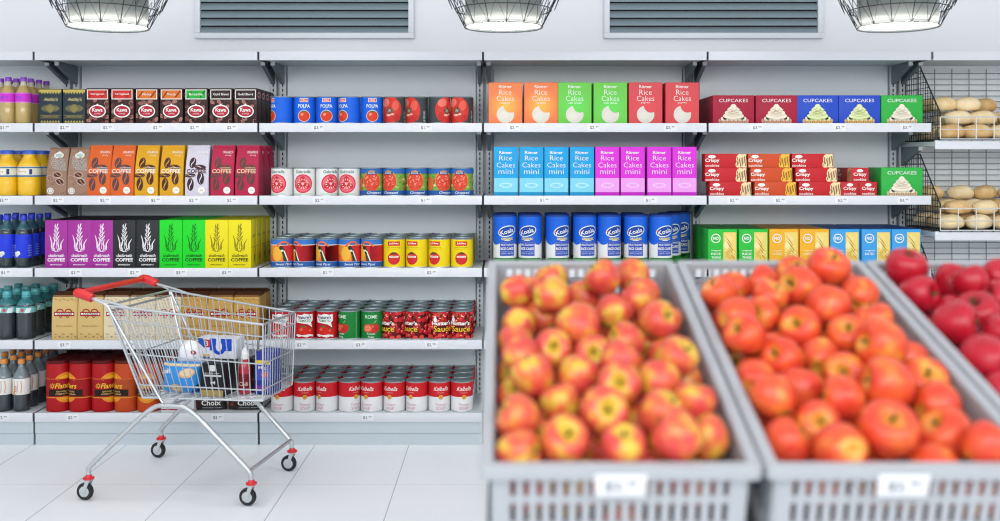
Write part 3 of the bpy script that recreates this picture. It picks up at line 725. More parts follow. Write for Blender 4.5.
a = Art(); a.text('ROME', 0, 21, 3.6, 'cfe8d0', w=12.4, bold=.03); a.stroke([(2.6, 16), (4.6, 18.4), (5.4, 19)], .7, 'a8d0a0'); tomato(a, 3.2, 11.6, 5.4, 5, 'c8302a', 'e06a58'); a.ell(-3.4, 11.4, 4.6, 4.2, 'e0503c'); a.ell(-3.4, 11.4, 3.4, 3, 'ec8a66')
a.stroke([(-6, 11.4), (-1, 11.6)], .5, 'e0503c'); a.text('Tomato', 0, 4.9, 2, 'd8ecd8', w=8.4, bold=.03); a.text('Paste', 0, 1.9, 2, 'd8ecd8', w=6, bold=.03); a.rect(16, 1.5, 16.7, 27, '8ac49a')
p = tin_can('tomato_can', 22.2, 28.6, '178238', a)
cols(p, CP[3:5], 3, CD, 'green tomato paste can', 'green tomato cans', rows=4, rot=[-.72, .04])
a = Art(); rn = random.Random(11)
for k in range(130):
    x, z = rn.uniform(-35, 35), rn.uniform(1, 28); rr = rn.uniform(1.7, 2.7); a.ell(x, z, rr, rr, rn.choice(['c8242c', 'd8343a', 'b01c24', 'e04a40']), 0, 10, hold=False if k % 6 == 0 else True)
    if k % 2 == 0: a.ell(x - .6, z + .7, .7, .6, 'f6c0b0', 0, 6)
for k in range(16): a.stroke([(-33 + k * 4.3, 20 + (k % 3) * 2), (-31 + k * 4.3, 23 + (k % 2) * 2)], .6, '3a5a24' if k % 2 else 'f0ead0', hold=k > 0)
a.text("Hunter's", 0, 14.6, 4.2, 'f6f0ea', w=18, bold=.06); a.text('Sauce', 1, 8, 6.2, '4a2410', w=17.6, bold=.09); a.text('Sauce', 1, 8.2, 5.8, 'f0c030', w=16.8, bold=.03)
a.ell(-6, 20, 1.6, 2.4, WHT); a.ell(-6, 23, .8, 1, WHT, hold=True)
p = tin_can('sauce_can', 22.2, 28.6, '6a1218', a)
cols(p, CP[5:], 3, CD, 'cherry tomato print sauce can', 'sauce cans', rows=4, rot=[-.75, -.72, .28, -.12])
# bottom shelf: red and white soup tins
a = Art(); a.rect(-36, 15, 36, 30, 'd2222c'); a.text('Kalbella', 0, 21, 4.2, 'f6e8e4', w=15, shear=.35, bold=.02); a.text('CONDENSED', 0, 18.6, 1.1, 'f0a890', w=7)
a.ell(0, 14.8, 2.3, 2.3, 'd8902a'); a.ring(0, 14.8, 1.7, 1.7, .4, 'f0c860'); a.text('Tomato', 0, 6.2, 2.6, 'd89aa4', w=11.6, shear=.2); a.text('SOUP', 0, 2.4, 2.6, 'd08a96', w=9.4)
p = tin_can('soup_can', 22.2, 30.2, 'eeeef0', a)
cols(p, CP, 4, CD, 'red and white soup can', 'soup cans', rows=4, rot=[-.25, .2, -.62, .75, -.45, -.35, -.5, .2, .25])

# ------------------------------------------------------------------ rice cakes
def radial(name, c0, c1, cz):
    """a printed glow: yellow in the middle of the face, the box colour at its rim"""
    m = bpy.data.materials.new(name); m.use_nodes = True; n = m.node_tree.nodes; l = m.node_tree.links
    t = n.new('ShaderNodeTexCoord'); mp = n.new('ShaderNodeMapping'); g = n.new('ShaderNodeTexGradient'); g.gradient_type = 'SPHERICAL'; r = n.new('ShaderNodeValToRGB')
    mp.vector_type = 'POINT'; s = 1 / (17 * U); mp.inputs['Scale'].default_value = (s, 0, s); mp.inputs['Location'].default_value = (0, 0, -cz * U * s)
    l.new(t.outputs['Object'], mp.inputs[0]); l.new(mp.outputs[0], g.inputs[0]); l.new(g.outputs[0], r.inputs[0]); l.new(r.outputs[0], n['Principled BSDF'].inputs['Base Color'])
    r.color_ramp.elements[0].color = (*[q * .8 for q in lin(c0)[:3]], 1); r.color_ramp.elements[1].color = (*[q * .85 for q in lin(c1)[:3]], 1); r.color_ramp.elements[1].position = .95
    n['Principled BSDF'].inputs['Roughness'].default_value = .42; return m
def rice(bg, glow, small):
    gm = radial('glow_print_' + bg, bg, glow, 18)
    a = Art(); a.rect(-16.5, .3, 16.5, 40.6, gm); a.ell(0, 9.2, 8.7, 8.7, 'e2ded2', n=40); a.ell(-2, 8, 4.4, 4, 'e7e3d8', 20); a.ell(5.4, 18.2, 7.2, 7.2, gm, n=36)
    a.text('Ritmer', 0, 35.4, 3.1, WHT, w=12.8, bold=.02); a.text('Rice', 0, 28.8, 5.1, WHT, w=12.4, bold=-.01); a.text('Cakes', 0, 22.6, 5.2, WHT, w=17.4, bold=-.01)
    a.text(small, 0, 19.9, 1.7, WHT, w=min(14, len(small) * 1.25), bold=.02)
    return a
for bg, gl, sm, nm, px, dd in (('ee7428', 'fbb02a', 'natural', 'orange', [505.4, 541], 1), ('5fc832', '52d848', 'with chives', 'green', [574.7, 610.4], 1), ('d62f3a', 'de3038', 'paprika', 'red', [645.6, 682.3], 1)):
    p = carton('rice_cakes_box', 33.6, 41, .15, bg, rice(bg, gl, sm))
    cols(p, px, 0, .15, nm + ' rice cakes box', nm + ' rice cakes boxes', rows=2)
def mini(bg, light, low, orn):
    a = Art(); a.rect(-13, 3.8, 13, 17.8, light); a.rect(-13, 0, 13, 3.8, low, hold=True)
    a.text('Ritmer', 0, 41.8, 3, WHT, w=13, bold=.03); a.text('Rice', 0, 35.4, 4.8, WHT, w=12.8, bold=-.01); a.text('Cakes', 0, 28.4, 4.9, WHT, w=18.2, bold=-.01); a.text('mini', 0, 21.8, 5, WHT, w=14.6, bold=-.01)
    a.ring(0, 10.6, 6.6, 2.6, .8, orn); a.ring(0, 10.6, 3.8, 2, .5, orn); a.ell(-5.4, 10.6, 1.4, 1, orn, hold=True); a.ell(5.4, 10.6, 1.4, 1, orn, hold=True); return a
for bg, li, lo, orn, nm, px in (('1ba4e2', '84d6ec', '1694c8', 'b8eaf4', 'sky blue', [505.8, 531.4, 556.4, 582]), ('e036dc', 'f0a4ee', 'c524c4', 'f6c8f4', 'pink', [607.4, 632.8, 659.4, 684.6])):
    p = carton('mini_rice_cakes_box', 24, 48.8, .13, bg, mini(bg, li, lo, orn))
    cols(p, px, 1, .13, nm + ' mini rice cakes box', nm + ' mini rice cakes boxes', rows=2)
# blue and white canisters
a = Art(); a.poly([(x, 25.5 + 2.6 * math.cos(x * 2 * PI / 24.6)) for x in range(-37, 38)] + [(37, 53), (-37, 53)], '1d66dc'); a.poly([(37, 0), (37, 7)] + [(x, 8 - 2 * math.cos(x * 2 * PI / 24.6)) for x in range(36, -37, -1)] + [(-37, 7), (-37, 0)], '2f8a3a')
a.rect(-7.6, 12, 7.6, 27, '2d4fb4'); a.ell(0, 36.6, 9.6, 5.4, 'e6f2e4', 14, n=36); a.ell(0, 36.6, 8.7, 4.5, '1c469e', 14, n=36); a.text('Koala', .2, 34.2, 4.4, 'eef4f4', w=14, rot=14, bold=.02)
a.ell(-7.6, 36.2, 1, 1, 'e06a3a'); a.text('ORGANIC', 0, 27.8, 2.5, 'f2e04a', w=12, bold=.06); a.rect(-7.6, 25.6, 7.6, 25.9, '9fb0e4')
a.text('MULTIGRAIN', 0, 22, 2.1, 'dfe6f6', w=13, bold=.03); a.text('RICE CAKES', 0, 17.8, 2.7, WHT, w=13.6, bold=.05); a.text('LIGHTLY SALTED', 0, 13.6, 1.7, 'c8d4f0', w=13, bold=.03); a.rect(-7.6, 16.4, 7.6, 16.7, '9fb0e4', hold=True)
def canister(name, dia, H, bg, art):
    r, h = dia / 2 * U, H * U; root = empty(name)
    m = MB(); m.lathe([(r * .97, 0), (r, .004), (r, h - .012)], ink(bg), 40); lay(m, art, on_can(r), (-37, .8, 37, H - 2.2), math.radians(6) * dia / 2); m.obj('printed_wrap', root)
    m = MB(); m.lathe([(r * .99, h - .013), (r + .0016, h - .012), (r + .0016, h - .002), (r - .002, h), (r - .005, h - .003)], ink('1c3f8c'), 40); m.obj('plastic_lid', root); return root
p = canister('rice_cakes_canister', 23.6, 53.2, 'f0f1f2', a)
cols(p, [505, 530, 557.4, 584.8, 609, 635.6, 660.5], 2, .1345, 'blue and white canister', 'blue and white canisters', rows=2, last_rows=1, rot=[.2, -.28, .42, .2, .42, -.12, .25], pitch=.15)
for X, Y, t in ((.979, 5.725, 'set back beside the front row'), (1.06, 5.865, 'farthest back in the corner')):
    place(p, (X, Y, SHELF[2][1] + .0006), 'blue and white canister %s, near the shelf post' % t, 'blue and white canisters', .1)

# ------------------------------------------------------------------ cupcakes, cookies, crackers
def cupcake(cream, shade, base, seed, tall=False):
    a = Art(); rn = random.Random(seed); a.text('CUPCAKES', 0, 21.4, 3.4, 'f2eef0', w=29, bold=0)
    for k in range(13):
        x = -14 + k * 2.33; a.poly([(x - 1.3, 3.6), (x, -1), (x + 1.3, 3.6), (x, 5)], base, hold=k > 0)
    a.rect(-13, 0, 13, 3.4, base)
    for k in range(12): a.rect(-12.6 + k * 2.3, 0, -11.8 + k * 2.3, 3, 'a87f5c', hold=k > 0)
    H_ = 18 if not tall else 19
    for k in range(11): a.ell(-10.5 + k * 2.1, 5 + (k % 2) * .8, 2.3, 2, cream, 0, 12, hold=k > 0)
    for lv, (w, z) in enumerate(((10.4, 7.4), (8.6, 10.4), (6, 13.4), (3, 16))):
        a.ell(0, z, w, 3.4, shade, n=24); a.ell(-.3, z + .5, w, 3.1, cream, n=24)
    for k in range(9): a.stroke([(rn.uniform(-7, 7), rn.uniform(8, 15)) for _ in range(2)][:1] * 1 + [(rn.uniform(-7, 7), rn.uniform(8, 15))], .5, shade, hold=k > 0)
    for k in range(7): a.ell(rn.uniform(-5, 5), rn.uniform(9, 16), .7, .5, rn.choice([shade, 'd8b8a0', 'b8505a'] if not tall else [shade]), 0, 7, hold=k > 0)
    return a
for bg, cr_, sh, ba, nm, px, kw in (('ad2440', 'f3ead6', 'd9c8ac', 'c99a86', 'red', [733.6, 776.6], 2), ('2c50c4', 'e2ecb4', 'bccb84', 'd8b06a', 'blue', [817.8, 859.6], 1), ('35b44a', 'f2ead8', 'dccfb4', 'd8bc98', 'green', [902], 1)):
    p = carton('cupcake_box', 41.2, 28.2, .2, bg, cupcake(cr_, sh, ba, 5, nm == 'green'))
    cols(p, px, 0, .2, nm + ' cupcake box', nm + ' cupcake boxes', rows=kw)
    if nm == 'green': place(p, (wx(902, FR), FR + .1, SHELF[1][1] + .0006), 'green cupcake box beside the red cookie boxes on the second shelf', 'green cupcake boxes')
def cookie(bg, bits, dark):
    a = Art(); rn = random.Random(3)
    for k, (x, z, rx, rz) in enumerate(((15.5, 7, 5, 7), (19, 10, 3, 4), (12.6, 3, 3, 3.4), (18.5, 2.6, 3, 3))): a.ell(x, z, rx, rz, bits, 20, 14, hold=k > 0)
    for k in range(6): a.stroke([(11 + k * 1.7, rn.uniform(1, 5)), (12 + k * 1.6, rn.uniform(6, 9)), (11.5 + k * 1.8, rn.uniform(9, 13))], .8, dark, hold=k > 0)
    a.ell(-14, 11, 3.8, 1.7, WHT); a.text('Crispy', -13.6, 4.8, 4.4, 'f6eee8', w=14.4, bold=.05); a.text('cookies', -13.6, .9, 2.8, 'f2dcd4', w=14, bold=.03); return a
endA = Art(); endA.ell(0, 11, 3.2, 1.6, WHT); endA.text('Crispy', 0, 5, 4.2, 'f6eee8', w=13, bold=.04); endA.text('cookies', 0, 1, 2.8, 'f2dcd4', w=12.6, bold=.03)
endL = Art(); endL.text('C', 0, 9.6, 2.4, 'c8a0a4'); endL.rect(-3, 6, 3, 6.4, '8a4048')
R_ = carton('cookie_box', 41.6, 14, .1, 'c8262e', cookie('c8262e', 'f2dfae', '7a3a20'), left=endL, flaps=False)
O_ = carton('cookie_box', 41.6, 14, .1, 'd2502a', cookie('d2502a', 'f2c048', '8a4a10'), left=endL, flaps=False)
E_ = carton('cookie_box_end', 17.6, 14, .237, 'c62a34', endA, left=cookie('c62a34', 'e8c880', '7a3a20'), flaps=False); E_.name = 'cookie_box'
GK = 'cookie boxes'
for lv, (nm, pr) in enumerate((('bottom', [(730.6, R_), (775.6, O_), (820, R_)]), ('middle', [(726, R_), (771.6, O_), (816.6, R_)]), ('top', [(726, R_), (769.2, O_), (812.8, R_)]))):
    for (px, s), st in zip(pr, ('stack beside the pink boxes', 'centre stack of orange boxes', 'third stack from the pink boxes')):
        place(s, (wx(px, FR), FR + .052, SHELF[1][1] + .0006 + lv * 14.05 * U), '%s cookie box, %s of the %s' % ('red' if s is R_ else 'orange', nm, st), GK)
place(E_, (wx(850, FR), FR + .12, SHELF[1][1] + .0006), 'red cookie box turned end on, bottom, beside third stack', GK)
place(E_, (wx(868.4, FR), FR + .12, SHELF[1][1] + .0006), 'red cookie box turned end on, bottom, beside green cupcake box', GK)
place(E_, (wx(860.2, FR), FR + .122, SHELF[1][1] + .0006 + 14.05 * U), 'red cookie box turned end on, lying across two others', GK)
def cracker(bg, txt, fr):
    a = Art(); a.rect(.6, 1.5, 13.4, 35.6, 'f0d878'); rn = random.Random(9)
    for k in range(9):
        x, z = rn.uniform(2, 11), rn.uniform(4, 32); a.poly([(x - 3.4, z - 2), (x + 1, z - 4.4), (x + 3.4, z + 1), (x - 1.4, z + 3.6)], rn.choice(['f4e090', 'e8c45a', 'f6e8a8', 'e2b848']))
    for k in range(5): a.stroke([(2 + k * 2, 32 - k * 6), (6 + k, 27 - k * 5), (9 + k, 22 - k * 4.4)], .8, ['c8803a', '8a4a20', 'b8803a', 'a05a28', 'c89048'][k], hold=k > 0, taper=True)
    for k in range(6): a.stroke([(1.4, 4 + k * 2.2), (5 + k, 6.5 + k * 2.2)], .5, 'c89a3a', hold=True)
    a.poly([(.6, 1.5), (3.6, 1.5), (.6, 5)], bg)
    a.ring(-7, 29.5, 4.7, 4.7, .9, 'f4f6f0'); a.text('NO', -7, 28, 3.2, 'f4f6f0', w=5.6, bold=.05)
    for k, t in enumerate(txt): a.text(t, -6.8, 16.4 - k * 3.6, 2.5 if k else 1.7, fr, w=9.4 if k else 9.6, bold=.03)
    return a
for bg, top, tx, nm, px, fr in (('2ec242', '1f8a30', ('original', 'RICE', 'THINS'), 'green', [722.8, 753.6], 'f2f6ea'), ('f2b32a', 'c88a20', ('original', 'CHEESE'), 'yellow', [784, 814.6], 'fbe8b8'), ('3fa2e4', '1f4f98', ('original', 'SALTED'), 'blue', [845, 876.4, 906.4], 'f0f4f8')):
    p = carton('cracker_box', 29, 38.6, .22, bg, cracker(bg, tx, fr), top=top)
    cols(p, px, 2, .22, nm + ' cracker box', nm + ' cracker boxes', rows=2)
# ------------------------------------------------------------------ bread rack
wire_white = mat('wire_pale', 'c9cccd', .4, .3)
wire_dark = mat('wire_dark', '3a4246', .45, .4)
BX = bay_x(5)
rk = thing('bread_rack', 'white wire backed bread rack beside the cupcake boxes', 'rack', (BX, 0, 0))
for s in (.029, BW - .029):
    m = MB(); m.box(s - .019, 5.965, 0, s + .019, 6.0, CAN_T + .01, upright_grey); z = .2
    while z < 2.15: m.box(s - .0035, 5.9635, z, s + .0035, 5.966, z + .019, slot_black); z += .03
    m.obj('upright', rk)
m = MB(); m.box(.055, 5.992, 0, BW - .055, 6.0, CAN_T, mat('rack_back_white', 'f0f2f4', .6)); m.obj('back_panel', rk)
m = MB()
z = .9
while z < 2.17: m.tube([(.04, 5.955, z), (BW - .04, 5.955, z)], .0024, mat('wire_mid', '7d878b', .45, .3), 5); z += .0345
x = .115
while x < BW: m.tube([(x, 5.95, .88), (x, 5.95, 2.17)], .003, mat('wire_mid', '7d878b', .45, .3), 5); x += .105
m.obj('back_grid', rk)
m = MB(); m.box(.006, 5.497, CAN_T - .032, BW - .006, 5.982, CAN_T, steel_grey); sh = m.obj('canopy_shelf', rk)
l = MB(); l.box(.006, 5.484, CAN_T - .048, BW - .006, 5.497, CAN_T + .003, steel_white, .002); l.obj('price_rail', sh)
for zt in [CAN_T]:
    for s in (.029, BW - .029):
        q = MB(); zb = zt - .032; q.prism([(5.964, zb - .001), (5.71, zb - .001), (5.71, zb - .022), (5.73, zb - .03), (5.964, zb - .115)], 'x', s - .011, s + .011, bracket_dark); q.box(s - .012, 5.704, zb - .024, s + .012, 5.712, zb - .001, steel_white); q.obj('bracket', rk)
BZ = [wz(140.5, 5.5), wz(231.5, 5.5), wz(322.5, 5.5)]
for zt in BZ:
    m = MB(); m.box(.016, 5.497, zt - .03, BW - .006, 5.96, zt - .006, steel_grey); sh = m.obj('bread_shelf', rk)
    l = MB(); l.box(.016, 5.484, zt - .05, BW - .006, 5.497, zt + .001, steel_white, .002); l.obj('price_rail', sh)
    for s in (.029, BW - .029):
        q = MB(); zb = zt - .03; q.prism([(5.964, zb - .001), (5.71, zb - .001), (5.71, zb - .022), (5.73, zb - .03), (5.964, zb - .115)], 'x', s - .011, s + .011, bracket_dark); q.box(s - .012, 5.704, zb - .024, s + .012, 5.712, zb - .001, steel_white); q.obj('bracket', rk)
def basket(zt, label):
    t = thing('wire_bread_basket', label, 'basket', (BX, 0, zt), group='wire bread baskets')
    h0, h1, hp = .0, .152, .435
    Yf, Yp, Yb = 5.475, 5.74, 5.945
    for xs in (.04, BW - .03):
        m = MB(); pr = [(Yf, h0), (Yf, h1), (Yp, hp), (Yb, hp), (Yb, h0)]
        m.tube([(xs, y, z) for y, z in pr], .0042, wire_dark, 6, closed=True)
        def top(y): return h1 + (hp - h1) * (y - Yf) / (Yp - Yf) if y < Yp else hp
        y = Yf + .032
        while y < Yb - .01: m.tube([(xs, y, h0), (xs, y, top(y))], .0022, wire_dark, 5); y += .032
        z = .034
        while z < hp - .01:
            y0 = Yf if z < h1 else Yf + (Yp - Yf) * (z - h1) / (hp - h1)
            m.tube([(xs, y0, z), (xs, Yb, z)], .0022, wire_dark, 5); z += .034
        m.obj('side_panel', t)
    m = MB()
    for z, r in ((.004, .0035), (.058, .0022), (.128, .0035)): m.tube([(.04, Yf, z), (BW - .03, Yf, z)], r, wire_white, 6)
    x = .04
    while x < BW - .03: m.tube([(x, Yf, .004), (x, Yf, .128)], .003, wire_white, 6); x += .101
    m.obj('front_fence', t)
    m = MB()
    for k in range(12): m.tube([(.04, Yf + .042 * k, .0), (BW - .03, Yf + .042 * k, .0)], .0025, wire_dark, 5)
    x = .04
    while x < BW - .03: m.tube([(x, Yf, -.003), (x, Yb, -.003)], .0025, wire_dark, 5); x += .06
    m.obj('base_grid', t); return t
b0 = basket(BZ[0] + .004, 'wire basket of pale buns beside the green cupcake box on the top shelf')
b1 = dup(b0); b1.location.z = BZ[1] + .004; b1['label'] = 'second wire basket of buns, below the topmost bread basket'
b2 = dup(b0); b2.location.z = BZ[2] + .004; b2['label'] = 'lowest wire basket of the bread rack, mostly hidden by fruit'

bm_ = bpy.data.materials.new('bread_crust'); bm_.use_nodes = True; n = bm_.node_tree.nodes; l = bm_.node_tree.links; bs = n['Principled BSDF']
tcn = n.new('ShaderNodeTexCoord'); ns = n.new('ShaderNodeTexNoise'); ns.inputs['Scale'].default_value = 22; ns.inputs['Detail'].default_value = 4
oi = n.new('ShaderNodeObjectInfo'); rp = n.new('ShaderNodeValToRGB'); ad = n.new('ShaderNodeMath'); ad.operation = 'MULTIPLY_ADD'; ad.inputs[1].default_value = .5; 
l.new(tcn.outputs['Object'], ns.inputs['Vector']); l.new(oi.outputs['Random'], ad.inputs[0]); sc2 = n.new('ShaderNodeMath'); sc2.operation = 'MULTIPLY'; sc2.inputs[1].default_value = .55
l.new(ns.outputs[0], sc2.inputs[0]); l.new(sc2.outputs[0], ad.inputs[2]); l.new(ad.outputs[0], rp.inputs[0])
rp.color_ramp.elements[0].position = .1; rp.color_ramp.elements[0].color = lin('f0e2c2'); rp.color_ramp.elements[1].position = .85; rp.color_ramp.elements[1].color = lin('c89858')
e = rp.color_ramp.elements.new(.5); e.color = lin('e4ca98'); l.new(rp.outputs[0], bs.inputs['Base Color']); bs.inputs['Roughness'].default_value = .6
def bun(seed):
    rn = random.Random(seed); p = rn.uniform(0, 6); m = MB()
    prof = [(.02, 0), (.05, .003), (.066, .014), (.072, .03), (.069, .046), (.056, .061), (.034, .071), (.012, .0745), (.001, .075)]
    m.lathe([(r, z) for r, z in prof], bm_, 22, wob=lambda a, z: 1 + .05 * math.sin(2 * a + p) + .03 * math.sin(3 * a + 2 * p))
    m.v = [(x * 1.12, y * .86, z * 1.1 + .002 * math.sin(x * 60)) for x, y, z in m.v]
    return m.obj('bread_roll', ang=60)
BUN = [bun(k) for k in range(3)]
for b_ in BUN: b_['category'] = 'bread'
LAYER = ['bottom layer', 'middle layer', 'top layer']
for bi, zt in enumerate(BZ[:2]):
    zz = zt + .012; w = ('top' if bi == 0 else 'second')
    for ly in range(3):
        nrow = (3, 2, 2)[ly] if bi == 0 else (3, 3, 1)[ly]
        cnt = 4
        for rw in range(nrow):
            for k in range(cnt):
                x = BX + .125 + k * .158 + (.075 if ly % 2 else 0) + random.uniform(-.012, .012)
                y = 5.56 + rw * .128 + (.06 if ly == 1 else .09 if ly == 2 else 0) + random.uniform(-.006, .006)
                if ly == 2 and (k + rw) % 3 == 2 and bi == 0: continue
                if bi == 1 and ly == 2: y += .12
                place(BUN[(k + rw + ly) % 3], (x, y, zz + ly * .081), 'bread roll in the %s basket, %s of the %s, %s from the basket side' % (w, ['front', 'middle', 'back'][rw], LAYER[ly], ORD[k + 1]), 'bread rolls in the %s basket' % w, random.uniform(-.5, .5))

# ------------------------------------------------------------------ wall vents and pendant lamps
vent_frame = mat('vent_frame_white', 'd6d9df', .5); vent_slat = mat('vent_slat_grey', '7f8f96', .45, .3)
for i, (a0, a1) in enumerate(((195, 414), (604, 823))):
    x0, x1 = wx(a0, 6.0), wx(a1, 6.0); z0, z1 = wz(38.5, 6.0), wz(38.5, 6.0) + .62; f = .034
    t = thing('wall_vent', 'grey louvred wall vent above the %s' % ('coffee and tomato can bays' if i == 0 else 'rice cakes and cupcake bays'), 'vent', (0, 0, 0), group=None)
    m = MB()
    for (p, q, r_, s) in ((x0, z0, x1, z0 + f), (x0, z1 - f, x1, z1), (x0, z0 + f, x0 + f, z1 - f), (x1 - f, z0 + f, x1, z1 - f)): m.box(p, 5.985, q, r_, 6.02, s, vent_frame, .003)
    m.obj('frame', t)
    m = MB(); m.box(x0 + f, 6.012, z0 + f, x1 - f, 6.02, z1 - f, slot_black); m.obj('backing', t)
    m = MB(); z = z0 + f - .004
    while z < z1 - f:
        m.prism([(5.99, z), (5.992, z), (6.012, z + .040), (6.012, z + .043), (5.99, z + .006)], 'x', x0 + f, x1 - f, vent_slat); z += .049
    m.obj('slats', t)
lamp_grey = bpy.data.materials.new('lamp_shade_smoked'); lamp_grey.use_nodes = True      # smoked, slightly translucent shade
_n = lamp_grey.node_tree.nodes; _l = lamp_grey.node_tree.links; _b = _n['Principled BSDF']; _b.inputs['Base Color'].default_value = lin('343e42'); _b.inputs['Roughness'].default_value = .3
_t = _n.new('ShaderNodeBsdfTranslucent'); _t.inputs[0].default_value = lin('c8d0d2'); _m = _n.new('ShaderNodeMixShader'); _m.inputs[0].default_value = .2
_l.new(_b.outputs[0], _m.inputs[1]); _l.new(_t.outputs[0], _m.inputs[2]); _l.new(_m.outputs[0], _n['Material Output'].inputs[0]); lamp_wire = mat('lamp_wire', '23292c', .5, .5)
lamp_glow = mat('lamp_diffuser', 'fff8ee', .5, emit=20)
baffle_pale = mat('lamp_baffle', 'e8e8e8', .5)
LY = 4.55
for i, px in enumerate((108, 503.5, 898)):
    x, z = wx(px, LY), wz(27.5, LY); R = .179
    t = thing('pendant_lamp', ['round caged pendant lamp hanging above the coffee shelves', 'round caged pendant lamp hanging above the middle of the shelves', 'round caged pendant lamp hanging above the cupcake and bread shelves'][i], 'lamp', (x, LY, z), rz=.3 * i, group=None)
    m = MB(); m.lathe([(R - .004, .004), (R, 0), (R, .25), (R * .8, .30), (.04, .33), (.02, .36)], lamp_grey, 48, cap0=False); m.obj('shade', t)
    m = MB(); m.lathe([(.001, .012), (R - .006, .012), (R - .006, .014), (.001, .014)], lamp_glow, 48, cap0=False, cap1=False); m.obj('diffuser', t)
    m = MB(); m.lathe([(.001, .020), (R - .024, .020), (R - .024, .023), (.001, .023)], baffle_pale, 48, cap0=False, cap1=False); m.obj('glow_baffle', t)  # plate added to block upward light, leaving a glow low on the shade
    m = MB(); n_ = 14; RT = R * 1.75; H = .25
    for q in range(n_):
        a = 2 * PI * q / n_; b = 2 * PI * (q + .5) / n_
        m.tube([(R * 1.02 * math.cos(a), R * 1.02 * math.sin(a), 0), (RT * math.cos(a), RT * math.sin(a), H), (.05 * math.cos(a), .05 * math.sin(a), .40)], .0022, lamp_wire, 5)
        z0 = .11; r0 = R * 1.02 + (RT - R * 1.02) * z0 / H
        c = 2 * PI * (q + 1) / n_
        m.tube([(RT * math.cos(a), RT * math.sin(a), H), (r0 * math.cos(b), r0 * math.sin(b), z0 * .75), (RT * math.cos(c), RT * math.sin(c), H)], .0018, lamp_wire, 5)
        m.tube([(R * 1.02 * math.cos(a), R * 1.02 * math.sin(a), .0), (r0 * .96 * math.cos(b), r0 * .96 * math.sin(b), z0), (R * 1.02 * math.cos(c), R * 1.02 * math.sin(c), .0)], .0014, lamp_wire, 5)
    for rr, zz in ((R * 1.02, 0), (RT, H), (R * 1.02 + (RT - R * 1.02) * .32, H * .32)):
        m.tube([(rr * math.cos(2 * PI * q / 40), rr * math.sin(2 * PI * q / 40), zz) for q in range(40)], .0024, lamp_wire, 5, closed=True)
    m.obj('wire_cage', t)
    m = MB(); m.tube([(0, 0, .35), (0, 0, 3.6 - z)], .006, lamp_wire, 6); m.obj('cord', t)

# ------------------------------------------------------------------ shopping cart (u along, v across, w up)
CO = Vector((-1.537, 4.858, 0)); CRZ = math.atan2(-.194, .981)
cart = thing('shopping_cart', 'chrome wire shopping cart with red handle standing before the coffee shelves', 'shopping cart', CO, CRZ)
def mixp(a, b, t): return tuple(p + (q - p) * t for p, q in zip(a, b))
TR, TF, BR, BF = (-.305, .28, .915), (.45, .19, .833), (-.153, .22, .468), (.44, .17, .468)
def sg(p, s): return (p[0], p[1] * s, p[2])
HT = (.16, .52, .86)
for s in (-1, 1):
    tr, tf, br, bf = (sg(p, s) for p in (TR, TF, BR, BF)); m = MB()
    m.tube([tr, tf], .006, chrome, 8); m.tube([br, bf], .005, chrome, 8); m.tube([tr, br], .006, chrome, 8); m.tube([tf, bf], .004, chrome, 8)
    for t in HT: m.tube([mixp(tr, br, t), mixp(tf, bf, t)], .0035, chrome, 6)
    for k in range(1, 20): m.tube([mixp(tr, tf, k / 20), mixp(br, bf, k / 20)], .0024, chrome, 5)
    m.obj('side_panel', cart)
m = MB()
for t in (0,) + HT + (1,):
    a, b = mixp(TF, BF, t), mixp(TF, BF, t); m.tube([sg(a, -1), a], .006 if t == 0 else .0035, chrome, 6)
for k in range(1, 13): q = -1 + 2 * k / 13; m.tube([(TF[0], TF[1] * q, TF[2]), (BF[0], BF[1] * q, BF[2])], .0024, chrome, 5)
m.obj('front_panel', cart)
m = MB()
for k in range(1, 20): q = -1 + 2 * k / 20; m.tube([(TR[0], TR[1] * q, TR[2] - .035), (BR[0], BR[1] * q, BR[2])], .0026, chrome, 5)
for w_, r_ in ((0, .006), (.06, .006), (.55, .0035), (1, .005)):
    p = mixp(TR, BR, w_); m.tube([sg(p, -1), p], r_, mat('cart_rod_grey', 'aeb3b5', .35, .7) if w_ < .1 else chrome, 6)
m.obj('rear_gate', cart)
m = MB()
for k in range(1, 15): q = -1 + 2 * k / 15; m.tube([(BR[0], BR[1] * q, BR[2]), (BF[0], BF[1] * q, BF[2])], .0024, chrome, 5)
for k in range(1, 9): t = k / 9; p = mixp(BR, BF, t); m.tube([sg(p, -1), p], .003, chrome, 5)
m.obj('basket_floor', cart)
red = mat('cart_red_plastic', 'cc1f24', .38, coat=.2)
hd_ = MB(); hd_.tube([(-.452, -.27, .972), (-.458, .27, .972)], .0145, red, 14); hobj = hd_.obj('handle', cart)
for s in (-1, 1):
    m = MB(); dh = -.003 * (s + 1); pts = [(-.469 + dh, s * .272, .972), (-.457 + dh, s * .288, .972), (-.432 + dh, s * .29, .968), (-.378 + dh, s * .288, .948)]
    m.tube(pts, [.018, .0235, .024, .021], red, 12); m.obj('grip', hobj)
def rounded(path, n=5, f=.35):
    o = [path[0]]
    for a, b, c in zip(path, path[1:], path[2:]):
        p = mixp(b, a, f); q = mixp(b, c, f)
        for k in range(n + 1):
            t = k / n; o.append(mixp(mixp(p, b, t), mixp(b, q, t), t))
    return o + [path[-1]]
m = MB()
